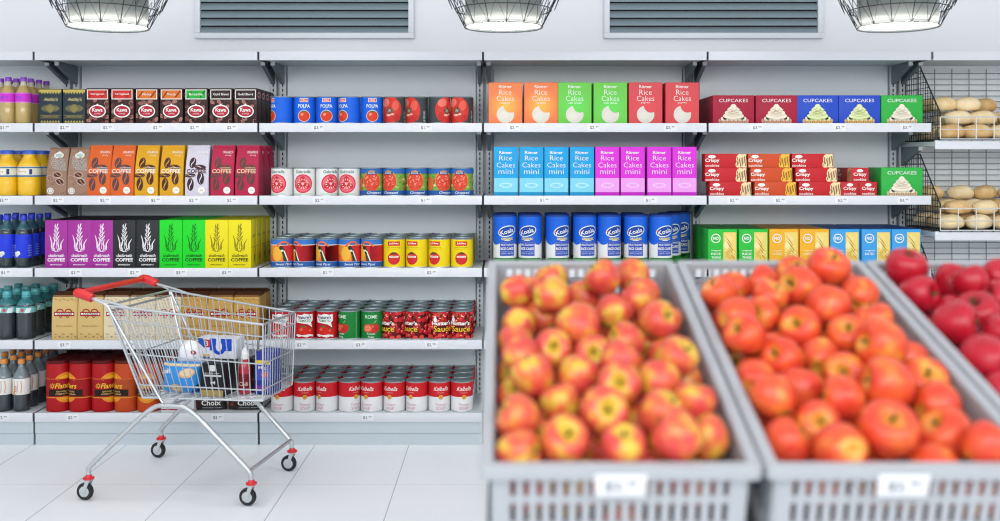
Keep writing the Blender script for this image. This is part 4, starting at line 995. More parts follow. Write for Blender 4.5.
for s in (-1, 1):
    m.tube(rounded([(-.39, s * .288, .951), (-.30, s * .283, .916), (-.272, s * .278, .86), (-.035, s * .245, .452), (.0, s * .262, .432), (.03, s * .266, .45)], 4, .3), .0062, chrome, 8)
    m.tube(rounded([(-.385, s * .284, .949), (-.27, s * .274, .925), (-.20, s * .268, .905)], 4, .4), .006, chrome, 8)
    dn = .019 if s < 0 else 0
    m.tube(rounded([(-.385 + dn, s * .335, .118), (-.385 + dn, s * .335, .155), (-.07, s * .268, .447), (.105, s * .262, .447), (.40 + dn, s * .255, .155), (.404 + dn, s * .255, .118)], 6, .22), .0115, chrome, 10)
    m.tube([(.02, s * .262, .452), (.02, s * .205, .466)], .006, chrome, 6)
m.tube([(.414, -.255, .16), (.395, .255, .16)], .009, chrome, 8)
m.tube([(.02, -.262, .447), (.02, .262, .447)], .008, chrome, 8)
m.obj('frame', cart)
tyre = mat('tyre_black', '14171a', .6); hubm = mat('caster_grey', 'b8bec1', .4, .2)
for (u_, v_) in ((-.366, -.335), (-.385, .335), (.423, -.255), (.404, .255)):
    c = empty('caster', (u_, v_, 0)); c.parent = cart
    m = MB(); m.lathe([(.022, .099), (.026, .101), (.026, .107), (.017, .111), (.012, .122)], red, 20); m.obj('collar', c)
    m = MB(); o_ = -.018
    def wheel_ring(prof, mt):
        k0 = len(m.v); m.lathe(prof, mt, 28); m.xf(Matrix.Translation((o_, 0, .041)) @ Matrix.Rotation(PI / 2, 4, 'X'), k0)
    wheel_ring([(.0255, -.011), (.038, -.011), (.041, -.005), (.041, .005), (.038, .011), (.0255, .011)], tyre)
    wheel_ring([(.009, -.0135), (.023, -.0125), (.026, -.0105), (.026, .0105), (.023, .0125), (.009, .0135)], hubm)
    m.obj('wheel', c)
    m = MB()
    for s in (-1, 1): m.prism([(-.024, .034), (-.012, .034), (.014, .096), (-.008, .098)], 'y', s * .016 - .0018, s * .016 + .0018, hubm)
    m.box(-.014, -.018, .094, .018, .018, .099, hubm); k0 = len(m.v); m.lathe([(.005, -.02), (.005, .02)], hubm, 10); m.xf(Matrix.Translation((o_, 0, .041)) @ Matrix.Rotation(PI / 2, 4, 'X'), k0)
    m.obj('fork', c)

# goods in the cart
def cpt(u_, v_, w_): 
    return (CO.x + u_ * .981 + v_ * .194, CO.y - u_ * .194 + v_ * .981, w_)
def cpx(px, v_, w_):
    """place along the cart so that it stands at that column of the photograph"""
    k = (px - CX) / FP
    u_ = (k * (CO.y + v_ * .981) - CO.x - v_ * .194) / (.981 + k * .194); return cpt(u_, v_, w_)
CU = 4.72 / FP; FLW = .474
a = Art(); a.rect(-23, 28, 23, 30, 'e8d8b0'); a.ell(9, 22, 8, 4.6, 'e8c08a', 10); a.ell(9, 22.6, 6.4, 3.2, 'f2d8b0', 10); a.ell(-2, 7, 6, 4.4, 'e0b070', -10); a.ell(-2, 7.4, 4.4, 3, 'f0cf9a', -10); a.text('Lait', -13, 21, 5, WHT, w=11, bold=.04, rot=10); a.poly([(12, 2), (20, 3), (20, 12), (16, 8)], '163a70'); a.ell(-16, 6, 5, 3, '4fb0e8')
m = MB(); pillow(m, 44 * CU, 31 * CU, .12, mat('blue_foil', '1c86d4', .3, spec=.6), a, u=CU); o = m.obj('snack_pouch'); o.location = cpx(184, -.11, FLW); o.rotation_euler.z = CRZ
tag(o, 'glossy blue snack pouch with tan biscuits printed, lying in the cart', 'pouch')
a = Art(); a.ell(7, 14, 2.6, 2.4, 'b02a2a'); a.text('a', 7, 12.8, 2.6, WHT); a.text('soft', 6, 7, 2.6, 'a8a8b0', w=7); 
m = MB(); pillow(m, 27 * CU, 24 * CU, .10, mat('white_film', 'e4e4ea', .35), a, u=CU); m.v = [(x * (1 - .34 * (z / (24 * CU)) ** 3), y, z * (1 - .16 * (2 * x / (27 * CU)) ** 2)) for x, y, z in m.v]; o = m.obj('white_bag'); o.location = cpx(191, -.055, .603); o.rotation_euler.z = CRZ + .1
tag(o, 'small white bag with a round red mark, on top of the blue pouch', 'bag')
a = Art(); a.rect(-21, 0, 21, 26, 'e6e9f2'); a.rect(-16, 11, -7, 19, 'd4303a'); a.text('B', -11.5, 12.6, 5, WHT); a.poly([(-21, 16), (-12, 9), (-12, 16), (-21, 25)], '2a54b0'); a.rect(-8, 8, -1, 26, '1d50cc'); a.rect(4, 8, 16, 26, '1d50cc', hold=True); a.ell(2, 10, 7, 6, '1d50cc'); a.ell(2, 12.4, 3.4, 5, 'e6e9f2'); a.rect(-21, 2, -8, 4, 'e0b83a'); a.rect(-21, 0, -8, 1.6, '2f50b0', hold=True)
o = carton('detergent_box', 42, 20.5, .09, 'dfe3ee', a, u=CU); o.location = cpx(221.5, .0, FLW + .158); o.rotation_euler.z = CRZ
tag(o, 'white and blue printed box lying on the black pouch in the cart', 'box')
a = Art(); a.rect(-2.6, 25, 3.4, 31, 'e8e8e8'); a.rect(-9, 19.6, 10, 21.4, 'd8d8d8'); a.text('ground noir', 0, 22, 1.8, 'd8d8d8', w=16); a.ell(1, 13.6, 2.4, 2.6, 'e8e8e8'); a.rect(-.4, 11, 2.4, 16.4, '1c1e22'); a.rect(-1.6, 13, 3.6, 14.6, 'e8e8e8'); a.rect(-12, 0, 12, 6.4, 'b39a5c'); a.rect(-.2, 6.4, .4, 25, 'd8d8d8')
o = carton('black_coffee_pack', 25, 32, .15, '1e2024', a, u=CU); o.location = cpx(219.5, -.085, FLW); o.rotation_euler.z = CRZ
tag(o, 'black coffee pack with white print and gold base, upright in the cart', 'coffee pack')
bt = empty('sauce_bottle'); m = MB(); m.lathe([(.022, 0), (.029, .004), (.03, .02), (.03, .12), (.027, .14), (.017, .165), (.014, .17)], mat('drink_a82030', 'a82030', .25, coat=.3), 24); m.obj('bottle_body', bt)
m = MB(); m.lathe([(.0305, .03), (.0308, .031), (.0308, .1), (.0305, .101)], ink('7d1722'), 24, cap0=False, cap1=False); a = Art(); a.text('Chili', 0, 9, 4, 'f0d8c0', w=9); lay(m, a, on_can(.0308), None, .6, u=CU); m.obj('label_sleeve', bt)
m = MB(); m.lathe([(.02, .17), (.02, .195), (.016, .2), (.011, .212), (.008, .225)], ink('eef0f2'), 20); m.obj('cap', bt)
bt.location = cpx(245, -.075, FLW); tag(bt, 'dark red sauce bottle with white cap standing in the cart', 'bottle')
a = Art(); a.rect(-8, 30, 8, 34, 'e8c83a'); a.rect(-8, 14, 8, 24, '4a58c4'); a.rect(-8, 24, 8, 29.6, '3a48b4', hold=True); a.ell(2, 20, 3.6, 3, 'e05a4a'); a.text('Mix', 0, 25, 3.4, WHT, w=9, bold=.03); a.rect(-8, 4, 8, 9, '7a3aa0')
o = carton('cereal_carton', 17, 42, .12, '2a3c9c', a, u=CU); o.location = cpx(268, -.015, FLW); o.rotation_euler.z = CRZ
tag(o, 'blue and purple cereal carton near the front of the cart', 'box')
a = Art(); a.rect(-5, 4, 5, 24, '24262c'); a.text('dark', 0, 12, 3, 'd04a4a', w=7)
o = carton('black_carton', 11, 34, .1, '1a1c20', a, u=CU); o.location = cpx(255.5, .0, FLW); o.rotation_euler.z = CRZ
tag(o, 'narrow black carton between the red bottle and blue carton in cart', 'box')

FRUIT = [[(0.0301, 0.6802, 0.008, 0.04, 1), (0.1082, 0.6258, 0.0254, 0.0414, 1), (0.2357, 0.7285, 0.022, 0.0431, 1), (0.3199, 0.822, -0.0163, 0.0435, 1), (0.1952, 0.7623, -0.0451, 0.0435, 1), (0.2447, 0.5693, 0.008, 0.04, 1), (0.3043, 0.6367, 0.008, 0.04, 1), (0.3274, 0.4954, 0.0272, 0.0413, 1), (0.1603, 0.4752, 0.0234, 0.0472, 1), (0.0354, 0.5697, -0.0188, 0.0409, 1), (0.0925, 0.6611, -0.0488, 0.0435, 1), (0.2544, 0.4312, 0.0086, 0.04, 1), (0.3396, 0.3296, 0.0265, 0.0421, 1), (0.0278, 0.4905, -0.0243, 0.04, 1), (0.1027, 0.4146, 0.0035, 0.04, 1), (0.1495, 0.5121, -0.0572, 0.0435, 1), (0.1829, 0.3919, -0.0003, 0.04, 1), (0.3152, 0.52, -0.0517, 0.0435, 1), (0.0381, 0.3697, 0.0077, 0.04, 1), (0.0574, 0.2824, 0.0138, 0.0425, 1), (0.145, 0.294, 0.0068, 0.0406, 1), (0.2299, 0.329, 0.0179, 0.0418, 1), (0.2194, 0.2394, 0.0205, 0.0419, 1), (0.2965, 0.2623, 0.0138, 0.04, 1), (0.3519, 0.2002, 0.0036, 0.04, 1), (0.0283, 0.1413, 0.0091, 0.04, 1), (0.1092, 0.2263, -0.0139, 0.04, 1), (0.1796, 0.156, 0.0137, 0.0452, 1), (0.2838, 0.1549, 0.0083, 0.0432, 1), (0.1055, 0.0849, -0.002, 0.0429, 1), (0.0268, 0.0655, -0.0126, 0.04, 1), (0.2072, 0.0661, -0.0037, 0.0406, 1), (0.2989, 0.0701, 0.0146, 0.0446, 1), (0.3608, 0.1168, -0.0157, 0.04, 1), (0.3613, 0.356, -0.0506, 0.0435, 1), (0.0303, 0.3198, -0.0573, 0.0435, 1), (0.0694, 0.1684, -0.0568, 0.0435, 1), (0.2497, 0.205, -0.0519, 0.0435, 1), (0.3613, 0.171, -0.0776, 0.0435, 1), (0.0303, 0.4163, -0.0597, 0.0435, 1), (0.1397, 0.072, -0.0809, 0.0413, 0), (0.2495, 0.0951, -0.0719, 0.0413, 0), (0.3311, 0.0738, -0.0808, 0.0413, 0), (0.1873, 0.1487, -0.0741, 0.0413, 0), (0.0445, 0.078, -0.0968, 0.0413, 0), (0.3562, 0.2711, -0.0478, 0.0413, 0), (0.1918, 0.2686, -0.0556, 0.0413, 0), (0.2657, 0.3135, -0.057, 0.0413, 0), (0.1128, 0.2933, -0.0705, 0.0413, 0), (0.341, 0.4384, -0.0345, 0.0413, 0), (0.1265, 0.2147, -0.0975, 0.0413, 0), (0.1158, 0.1252, -0.1391, 0.0413, 0), (0.032, 0.2374, -0.0932, 0.0413, 0), (0.2883, 0.151, -0.1455, 0.0413, 0), (0.1806, 0.3484, -0.0748, 0.0413, 0), (0.2177, 0.4602, -0.0585, 0.0413, 0), (0.0318, 0.1542, -0.1359, 0.0413, 0), (0.2068, 0.0709, -0.1504, 0.0413, 0), (0.1735, 0.6016, -0.0241, 0.0413, 0), (0.3097, 0.2316, -0.1145, 0.0413, 0), (0.1001, 0.3758, -0.0929, 0.0413, 0), (0.2842, 0.3962, -0.0807, 0.0413, 0), (0.2263, 0.2352, -0.128, 0.0413, 0), (0.3601, 0.5888, -0.0251, 0.0413, 0), (0.3426, 0.3093, -0.1205, 0.0413, 0), (0.3315, 0.7258, -0.0233, 0.0413, 0), (0.246, 0.611, -0.0616, 0.0413, 0), (0.0639, 0.7535, -0.0315, 0.0413, 0), (0.1721, 0.2956, -0.1403, 0.0413, 0), (0.0495, 0.4932, -0.1055, 0.0413, 0), (0.0682, 0.2965, -0.147, 0.0413, 0), (0.1199, 0.8162, -0.0218, 0.0413, 0), (0.3536, 0.4183, -0.1188, 0.0413, 0), (0.2131, 0.4081, -0.1331, 0.0413, 0), (0.2686, 0.3429, -0.1447, 0.0413, 0), (0.2362, 0.5334, -0.0902, 0.0413, 0), (0.2835, 0.4725, -0.1274, 0.0413, 0), (0.1226, 0.4494, -0.1216, 0.0413, 0), (0.0331, 0.5949, -0.097, 0.0413, 0), (0.1748, 0.6648, -0.0802, 0.0413, 0), (0.3248, 0.6544, -0.0685, 0.0413, 0), (0.2568, 0.7058, -0.0637, 0.0413, 0), (0.1147, 0.5885, -0.0864, 0.0413, 0), (0.0343, 0.3813, -0.1423, 0.0413, 0), (0.1196, 0.5276, -0.1519, 0.0413, 0), (0.3285, 0.5829, -0.1195, 0.0413, 0), (0.0396, 0.7267, -0.1071, 0.0413, 0), (0.3589, 0.5013, -0.1441, 0.0413, 0), (0.1252, 0.7445, -0.0886, 0.0413, 0), (0.2779, 0.7861, -0.0824, 0.0413, 0), (0.1908, 0.5964, -0.1231, 0.0413, 0), (0.1912, 0.487, -0.1526, 0.0413, 0), (0.3398, 0.7283, -0.109, 0.0413, 0), (0.0627, 0.8194, -0.0804, 0.0413, 0), (0.234, 0.6721, -0.1396, 0.0413, 0), (0.104, 0.6526, -0.1371, 0.0413, 0), (0.3589, 0.8166, -0.0939, 0.0413, 0), (0.1814, 0.8179, -0.1075, 0.0413, 0), (0.3436, 0.6584, -0.1537, 0.0413, 0), (0.2281, 0.7601, -0.1423, 0.0413, 0), (0.0859, 0.7847, -0.1514, 0.0413, 0)],
[(0.5047, 0.6898, -0.0016, 0.0432, 1), (0.5502, 0.7586, -0.0228, 0.0432, 1), (0.6305, 0.7864, -0.0166, 0.0432, 1), (0.7132, 0.8185, -0.011, 0.047, 1), (0.7732, 0.7563, 0.0329, 0.0514, 1), (0.6938, 0.6965, 0.0126, 0.0516, 1), (0.6107, 0.6549, 0.0036, 0.0432, 1), (0.5736, 0.5785, -0.0037, 0.0432, 1), (0.5047, 0.5337, 0.0187, 0.0432, 1), (0.5056, 0.4478, 0.0151, 0.0441, 1), (0.7246, 0.5948, 0.008, 0.0513, 1), (0.8159, 0.6583, 0.008, 0.0432, 1), (0.8034, 0.5298, 0.008, 0.0432, 1), (0.6456, 0.5265, -0.0065, 0.047, 1), (0.7323, 0.4828, -0.0039, 0.0441, 1), (0.7658, 0.3882, 0.0264, 0.0516, 1), (0.5749, 0.4061, -0.0164, 0.0441, 1), (0.6619, 0.4445, -0.0365, 0.0432, 1), (0.6022, 0.6177, -0.0782, 0.047, 1), (0.5047, 0.3578, -0.0389, 0.0432, 1), (0.5872, 0.3192, -0.0419, 0.0487, 1), (0.6892, 0.3645, -0.0254, 0.0432, 1), (0.7279, 0.2523, 0.0131, 0.0514, 1), (0.8318, 0.3303, -0.0277, 0.0477, 1), (0.8325, 0.4267, -0.0327, 0.047, 1), (0.5047, 0.2238, 0.0016, 0.0432, 1), (0.6386, 0.2339, -0.0058, 0.0432, 1), (0.576, 0.1819, -0.0311, 0.0432, 1), (0.5208, 0.2622, -0.0769, 0.047, 1), (0.5059, 0.1317, -0.0364, 0.0444, 1), (0.5827, 0.0712, -0.0089, 0.0457, 1), (0.6724, 0.1037, 0.0058, 0.0517, 1), (0.6714, 0.2935, -0.0758, 0.047, 1), (0.8191, 0.2418, -0.0245, 0.0432, 1), (0.7997, 0.151, -0.0362, 0.0517, 1), (0.8293, 0.0687, -0.0031, 0.0432, 1), (0.7453, 0.0741, -0.0528, 0.0446, 0), (0.6923, 0.1794, -0.0605, 0.0446, 0), (0.5663, 0.0958, -0.0936, 0.0446, 0), (0.822, 0.0734, -0.1019, 0.0446, 0), (0.659, 0.0857, -0.0886, 0.0446, 0), (0.7575, 0.2579, -0.0893, 0.0446, 0), (0.6086, 0.2153, -0.1098, 0.0446, 0), (0.5107, 0.1787, -0.1259, 0.0446, 0), (0.73, 0.1425, -0.1392, 0.0446, 0), (0.5725, 0.4905, -0.0486, 0.0446, 0), (0.7678, 0.3812, -0.0772, 0.0446, 0), (0.8235, 0.1817, -0.1239, 0.0446, 0), (0.7126, 0.5429, -0.0734, 0.0446, 0), (0.6113, 0.3799, -0.1092, 0.0446, 0), (0.5151, 0.4291, -0.0898, 0.0446, 0), (0.8283, 0.3148, -0.1205, 0.0446, 0), (0.8065, 0.5822, -0.0714, 0.0446, 0), (0.6836, 0.2372, -0.1547, 0.0446, 0), (0.5128, 0.601, -0.0634, 0.0446, 0), (0.5115, 0.3398, -0.1253, 0.0446, 0), (0.5987, 0.3026, -0.152, 0.0446, 0), (0.723, 0.3205, -0.1462, 0.0446, 0), (0.7886, 0.4919, -0.0871, 0.0446, 0), (0.6968, 0.6501, -0.0802, 0.0446, 0), (0.7043, 0.4526, -0.1129, 0.0446, 0), (0.764, 0.7216, -0.057, 0.0446, 0), (0.8242, 0.4212, -0.1327, 0.0446, 0), (0.828, 0.8048, -0.0377, 0.0446, 0), (0.5146, 0.5256, -0.1149, 0.0446, 0), (0.6311, 0.5203, -0.1131, 0.0446, 0), (0.628, 0.7038, -0.1069, 0.0446, 0), (0.5221, 0.7068, -0.0906, 0.0446, 0), (0.5739, 0.4575, -0.151, 0.0446, 0), (0.8009, 0.6677, -0.1181, 0.0446, 0), (0.7617, 0.5572, -0.1457, 0.0446, 0), (0.538, 0.8047, -0.0971, 0.0446, 0), (0.6689, 0.789, -0.0951, 0.0446, 0), (0.5486, 0.6406, -0.1541, 0.0446, 0), (0.8232, 0.7578, -0.1141, 0.0446, 0), (0.682, 0.6003, -0.1527, 0.0446, 0), (0.7604, 0.8185, -0.0982, 0.0446, 0), (0.72, 0.726, -0.1355, 0.0446, 0), (0.6064, 0.8117, -0.1543, 0.0446, 0)],
[(0.9854, 0.8164, 0.0071, 0.0491, 1), (0.9823, 0.7263, -0.0186, 0.0461, 1), (1.1069, 0.8149, -0.0327, 0.0506, 1), (1.1093, 0.7326, 0.0072, 0.0423, 1), (1.186, 0.7676, 0.0079, 0.0423, 1), (0.9836, 0.5352, 0.0005, 0.0474, 1), (1.068, 0.6055, -0.0147, 0.0504, 1), (1.1975, 0.8195, -0.0613, 0.046, 1), (1.1424, 0.6564, 0.0003, 0.0423, 1), (0.989, 0.3949, -0.0137, 0.0506, 1), (1.005, 0.5758, -0.0793, 0.046, 1), (1.0633, 0.4863, -0.0057, 0.0423, 1), (0.9785, 0.3083, -0.0416, 0.0423, 1), (1.1481, 0.576, 0.0316, 0.0455, 1), (1.0744, 0.4063, 0.026, 0.0458, 1), (1.0523, 0.32, 0.0053, 0.047, 1), (0.9832, 0.4648, -0.0779, 0.046, 1), (0.9789, 0.2248, -0.048, 0.0427, 1), (0.9854, 0.0734, -0.0214, 0.0437, 0), (1.2345, 0.0989, -0.0247, 0.0437, 0), (1.0744, 0.0726, -0.0254, 0.0437, 0), (1.1097, 0.1523, -0.0218, 0.0437, 0), (1.1923, 0.1917, -0.0214, 0.0437, 0), (1.3064, 0.1429, -0.044, 0.0437, 0), (1.0229, 0.1562, -0.0223, 0.0437, 0), (1.2943, 0.229, -0.0235, 0.0437, 0), (1.1307, 0.2742, -0.028, 0.0437, 0), (1.162, 0.0852, -0.0704, 0.0437, 0), (1.2338, 0.2931, -0.0263, 0.0437, 0), (1.308, 0.3445, -0.0292, 0.0437, 0), (1.2219, 0.389, -0.0335, 0.0437, 0), (1.2845, 0.0801, -0.1001, 0.0437, 0), (1.069, 0.2188, -0.0651, 0.0437, 0), (0.9856, 0.1209, -0.1013, 0.0437, 0), (1.1413, 0.4478, -0.0205, 0.0437, 0), (1.2289, 0.1544, -0.0908, 0.0437, 0), (1.0836, 0.1137, -0.1031, 0.0437, 0), (1.3011, 0.4328, -0.0211, 0.0437, 0), (1.2212, 0.503, -0.0233, 0.0437, 0), (1.1323, 0.3635, -0.0518, 0.0437, 0), (1.1646, 0.2247, -0.1016, 0.0437, 0), (1.2416, 0.6165, -0.023, 0.0437, 0), (1.3082, 0.5217, -0.0303, 0.0437, 0), (1.2792, 0.2499, -0.1067, 0.0437, 0), (1.0748, 0.302, -0.0879, 0.0437, 0), (1.2075, 0.0792, -0.1506, 0.0437, 0), (1.0747, 0.4236, -0.0806, 0.0437, 0), (1.1937, 0.3064, -0.1048, 0.0437, 0), (0.9903, 0.2069, -0.1316, 0.0437, 0), (1.129, 0.5341, -0.0526, 0.0437, 0), (1.0073, 0.3617, -0.1032, 0.0437, 0), (1.2921, 0.3694, -0.1135, 0.0437, 0), (1.2961, 0.7293, -0.0223, 0.0437, 0), (1.3044, 0.1657, -0.1382, 0.0437, 0), (1.0892, 0.2157, -0.1524, 0.0437, 0), (1.1901, 0.4455, -0.0951, 0.0437, 0), (1.16, 0.1528, -0.1518, 0.0437, 0), (1.2097, 0.6978, -0.0349, 0.0437, 0), (1.2998, 0.4633, -0.1149, 0.0437, 0), (1.1282, 0.3711, -0.1492, 0.0437, 0), (1.0603, 0.6913, -0.0539, 0.0437, 0), (1.1517, 0.6215, -0.0841, 0.0437, 0), (1.2356, 0.5519, -0.1079, 0.0437, 0), (1.0721, 0.5053, -0.1112, 0.0437, 0), (1.3047, 0.8168, -0.022, 0.0437, 0), (1.3051, 0.6109, -0.0937, 0.0437, 0), (1.1382, 0.7137, -0.0846, 0.0437, 0), (0.9849, 0.6858, -0.1003, 0.0437, 0), (1.0286, 0.7817, -0.0713, 0.0437, 0), (1.308, 0.7193, -0.1115, 0.0437, 0), (1.1555, 0.5251, -0.1376, 0.0437, 0), (1.0701, 0.6317, -0.123, 0.0437, 0), (1.2355, 0.6553, -0.122, 0.0437, 0), (0.9844, 0.5175, -0.1524, 0.0437, 0), (1.2128, 0.7455, -0.1224, 0.0437, 0), (1.0986, 0.7823, -0.1222, 0.0437, 0), (1.2936, 0.8171, -0.1084, 0.0437, 0), (0.9952, 0.8158, -0.1475, 0.0437, 0), (1.0397, 0.725, -0.1547, 0.0437, 0)]]
# ------------------------------------------------------------------ produce stand, crates and fruit
A_ = math.atan(294 / 972); CA, SA = math.cos(A_), math.sin(A_)
D0, Z0, CL, CW, CH = 1.6, 1.6 - (469 - 162) / 972 * 1.6, .891, .469, .215
CXS = [-.0387, .436, .9107]
TILT = Matrix(((1, 0, 0), (0, CA, -SA), (0, SA, CA)))
def loc2w(p): return Vector((p[0], D0, Z0)) + Vector((0, CA * p[1] - SA * p[2], SA * p[1] + CA * p[2]))
crate_grey = mat('crate_plastic', 'a3a7ac', .45); stand_dark = mat('stand_dark', '2a2f33', .6)
def slotted(m, w, z0, z1, rows, pitch, sw, inset0, th, put):
    """a panel w wide from z0 to z1 with rows of real slots; put(x, z, t) -> point"""
    def bx(x0, x1, a, b):
        vs = [put(x, z, t) for x in (x0, x1) for t in (0, th) for z in (a, b)]
        m.add(vs, [(0, 1, 3, 2), (4, 6, 7, 5), (0, 4, 5, 1), (2, 3, 7, 6), (0, 2, 6, 4), (1, 5, 7, 3)], crate_grey)
    z = z1
    for (a, b) in rows:               # from the top down
        bx(0, w, b, z); z = a
        n = int((w - 2 * inset0) / pitch); s = (w - n * pitch) / 2
        bx(0, s + (pitch - sw) / 2, a, b)
        for k in range(n - 1): bx(s + k * pitch + (pitch + sw) / 2, s + (k + 1) * pitch + (pitch - sw) / 2, a, b)
        bx(s + (n - 1) * pitch + (pitch + sw) / 2, w, a, b)
    bx(0, w, z0, z)
def make_crate():
    t = empty('produce_crate')
    I = .022; w = CW - 2 * I; l_ = CL - 2 * I
    m = MB()
    def ring(prof):   # rim section swept round the rectangle: (inset, z)
        loops = []
        for ins, z in prof:
            r = max(.001, .014 - ins * .3); pts = []
            for cx, cy, a0 in ((CW - ins - r, ins + r, -PI / 2), (CW - ins - r, CL - ins - r, 0), (ins + r, CL - ins - r, PI / 2), (ins + r, ins + r, PI)):
                for k in range(5): a = a0 + k * PI / 8; pts.append((cx + r * math.cos(a), cy + r * math.sin(a), z))
            loops.append(pts)
        n = 20; vs = [p for L in loops for p in L]; fs = []
        for i in range(len(loops)):
            j = (i + 1) % len(loops)
            for k in range(n): fs.append((i * n + k, i * n + (k + 1) % n, j * n + (k + 1) % n, j * n + k))
        m.add(vs, fs, crate_grey)
    ring([(.0, -.022), (.0, -.002), (.002, 0), (I - .002, 0), (I, -.002), (I, -.012), (I - .003, -.012), (I - .005, -.006), (.004, -.006), (.004, -.022)])
    m.obj('rim', t)
    rows = [(-.066, -.027), (-.118, -.079), (-.170, -.131)]
    for nm, put, w_ in (('front_panel', lambda x, z, q: (I + x, I - .004 + q, z), w), ('back_panel', lambda x, z, q: (I + x, CL - I + .004 - q, z), w),
                        ('side_panel', lambda x, z, q: (I - .004 + q, I + x, z), l_), ('side_panel', lambda x, z, q: (CW - I + .004 - q, I + x, z), l_)):
        m = MB(); slotted(m, w_, -CH, -.004, rows if nm == 'front_panel' else [(-.044, -.016), (-.094, -.056), (-.170, -.131)] if nm == 'back_panel' else [(-.175, -.13)], .0224, .0094 if nm == 'front_panel' else .0145, .016, .005, put); m.obj(nm, t)
    m = MB(); m.box(I, I, -CH - .004, CW - I, CL - I, -CH, crate_grey); m.obj('base', t)
    return t
CRL = ['grey slotted crate of yellow and red apples', 'grey slotted crate of orange red apples', 'grey slotted crate of dark red apples at the picture edge']
c0 = make_crate(); GR = 'produce crates'
for i in range(3):
    t = c0 if i == 0 else dup(c0)
    t.rotation_euler = (A_, 0, 0); t.location = (CXS[i], D0, Z0); tag(t, CRL[i], 'crate', GR)
st = thing('produce_stand', 'dark sloping stand carrying the three fruit crates', 'stand', (0, 0, 0))
m = MB()
vs = [loc2w((x, s, n_)) for x in (-.03, 1.40) for s in (.03, CL) for n_ in (-CH - .034, -CH - .0045)]
m.add([v[:] for v in vs], [(0, 1, 3, 2), (4, 6, 7, 5), (0, 4, 5, 1), (2, 3, 7, 6), (0, 2, 6, 4), (1, 5, 7, 3)], stand_dark); m.obj('sloping_deck', st)
for x in (.0, 1.33):
    for s in (.08, CL - .08):
        p = loc2w((x, s, -CH - .034)); m = MB(); m.box(x, p.y - .02, 0, x + .04, p.y + .02, p.z + .004, stand_dark, .003); m.obj('leg', st)
# crate labels
for i, (px, txt) in enumerate(((621, '249'), (905, '299'))):
    o = price_tag(txt, 52, 26, 1.6 / FP, 3.8); o.rotation_euler.x = A_
    o.location = loc2w((wx(px, 1.6), -.0015, -.030)); tag(o, 'white price card on the front of the crate of %s apples' % ('yellow and red' if i == 0 else 'orange red'), 'price tag', 'crate price cards')

def apple_skin(name, base, mid, deep, p0, p1, streak=.5):
    m = bpy.data.materials.new(name); m.use_nodes = True; n = m.node_tree.nodes; l = m.node_tree.links; b = n['Principled BSDF']
    t = n.new('ShaderNodeTexCoord'); oi = n.new('ShaderNodeObjectInfo')
    off = n.new('ShaderNodeVectorMath'); off.operation = 'SCALE'; off.inputs['Scale'].default_value = 40; cb = n.new('ShaderNodeCombineXYZ')
    for k in range(3): l.new(oi.outputs['Random'], cb.inputs[k])
    l.new(cb.outputs[0], off.inputs[0]); av = n.new('ShaderNodeVectorMath'); l.new(t.outputs['Object'], av.inputs[0]); l.new(off.outputs[0], av.inputs[1])
    big = n.new('ShaderNodeTexNoise'); big.inputs['Scale'].default_value = 25; big.inputs['Detail'].default_value = 2; l.new(av.outputs[0], big.inputs['Vector'])
    mp = n.new('ShaderNodeMapping'); mp.inputs['Scale'].default_value = (150, 150, 14); l.new(av.outputs[0], mp.inputs[0])
    fine = n.new('ShaderNodeTexNoise'); fine.inputs['Scale'].default_value = 1; fine.inputs['Detail'].default_value = 3; l.new(mp.outputs[0], fine.inputs['Vector'])
    ma = n.new('ShaderNodeMath'); ma.operation = 'MULTIPLY_ADD'; ma.inputs[1].default_value = streak * .3; l.new(fine.outputs[0], ma.inputs[0]); l.new(big.outputs[0], ma.inputs[2])
    # the hollows at stem and eye stay yellow green
    sp = n.new('ShaderNodeSeparateXYZ'); l.new(t.outputs['Object'], sp.inputs[0])
    def M(op, a, c):
        q = n.new('ShaderNodeMath'); q.operation = op
        for i, v in enumerate((a, c)):
            if v is None: continue
            if isinstance(v, (int, float)): q.inputs[i].default_value = v
            else: l.new(v, q.inputs[i])
        return q.outputs[0]
    r2 = M('SQRT', M('ADD', M('MULTIPLY', sp.outputs[0], sp.outputs[0]), M('MULTIPLY', sp.outputs[1], sp.outputs[1])), None)
    mr = n.new('ShaderNodeMapRange'); mr.inputs[1].default_value = .006; mr.inputs[2].default_value = .026; mr.inputs[3].default_value = .4; mr.inputs[4].default_value = 0; l.new(r2, mr.inputs[0])
    val = M('SUBTRACT', ma.outputs[0], mr.outputs[0])
    rp = n.new('ShaderNodeValToRGB'); e = rp.color_ramp.elements; e[0].position = p0; e[0].color = lin(base); e[1].position = p1; e[1].color = lin(deep); k = e.new((p0 + p1) / 2); k.color = lin(mid)
    l.new(val, rp.inputs[0]); l.new(rp.outputs[0], b.inputs['Base Color']); b.inputs['Roughness'].default_value = .38; b.inputs['Specular IOR Level'].default_value = .4; b.inputs['Coat Weight'].default_value = .15
    return m
SKIN = [apple_skin('apple_skin_yellow_red', 'd2ae3a', 'd86a3c', 'cc443c', .40, .68), apple_skin('apple_skin_orange_red', 'dc9a3c', 'de582c', 'd43e2a', .30, .72), apple_skin('apple_skin_dark_red', '8a1424', 'b8142a', 'a81026', .2, .8)]
stem_m = mat('apple_stem', '33501c', .7); eye_m = mat('apple_hollow_green', '6f8a2a', .6)
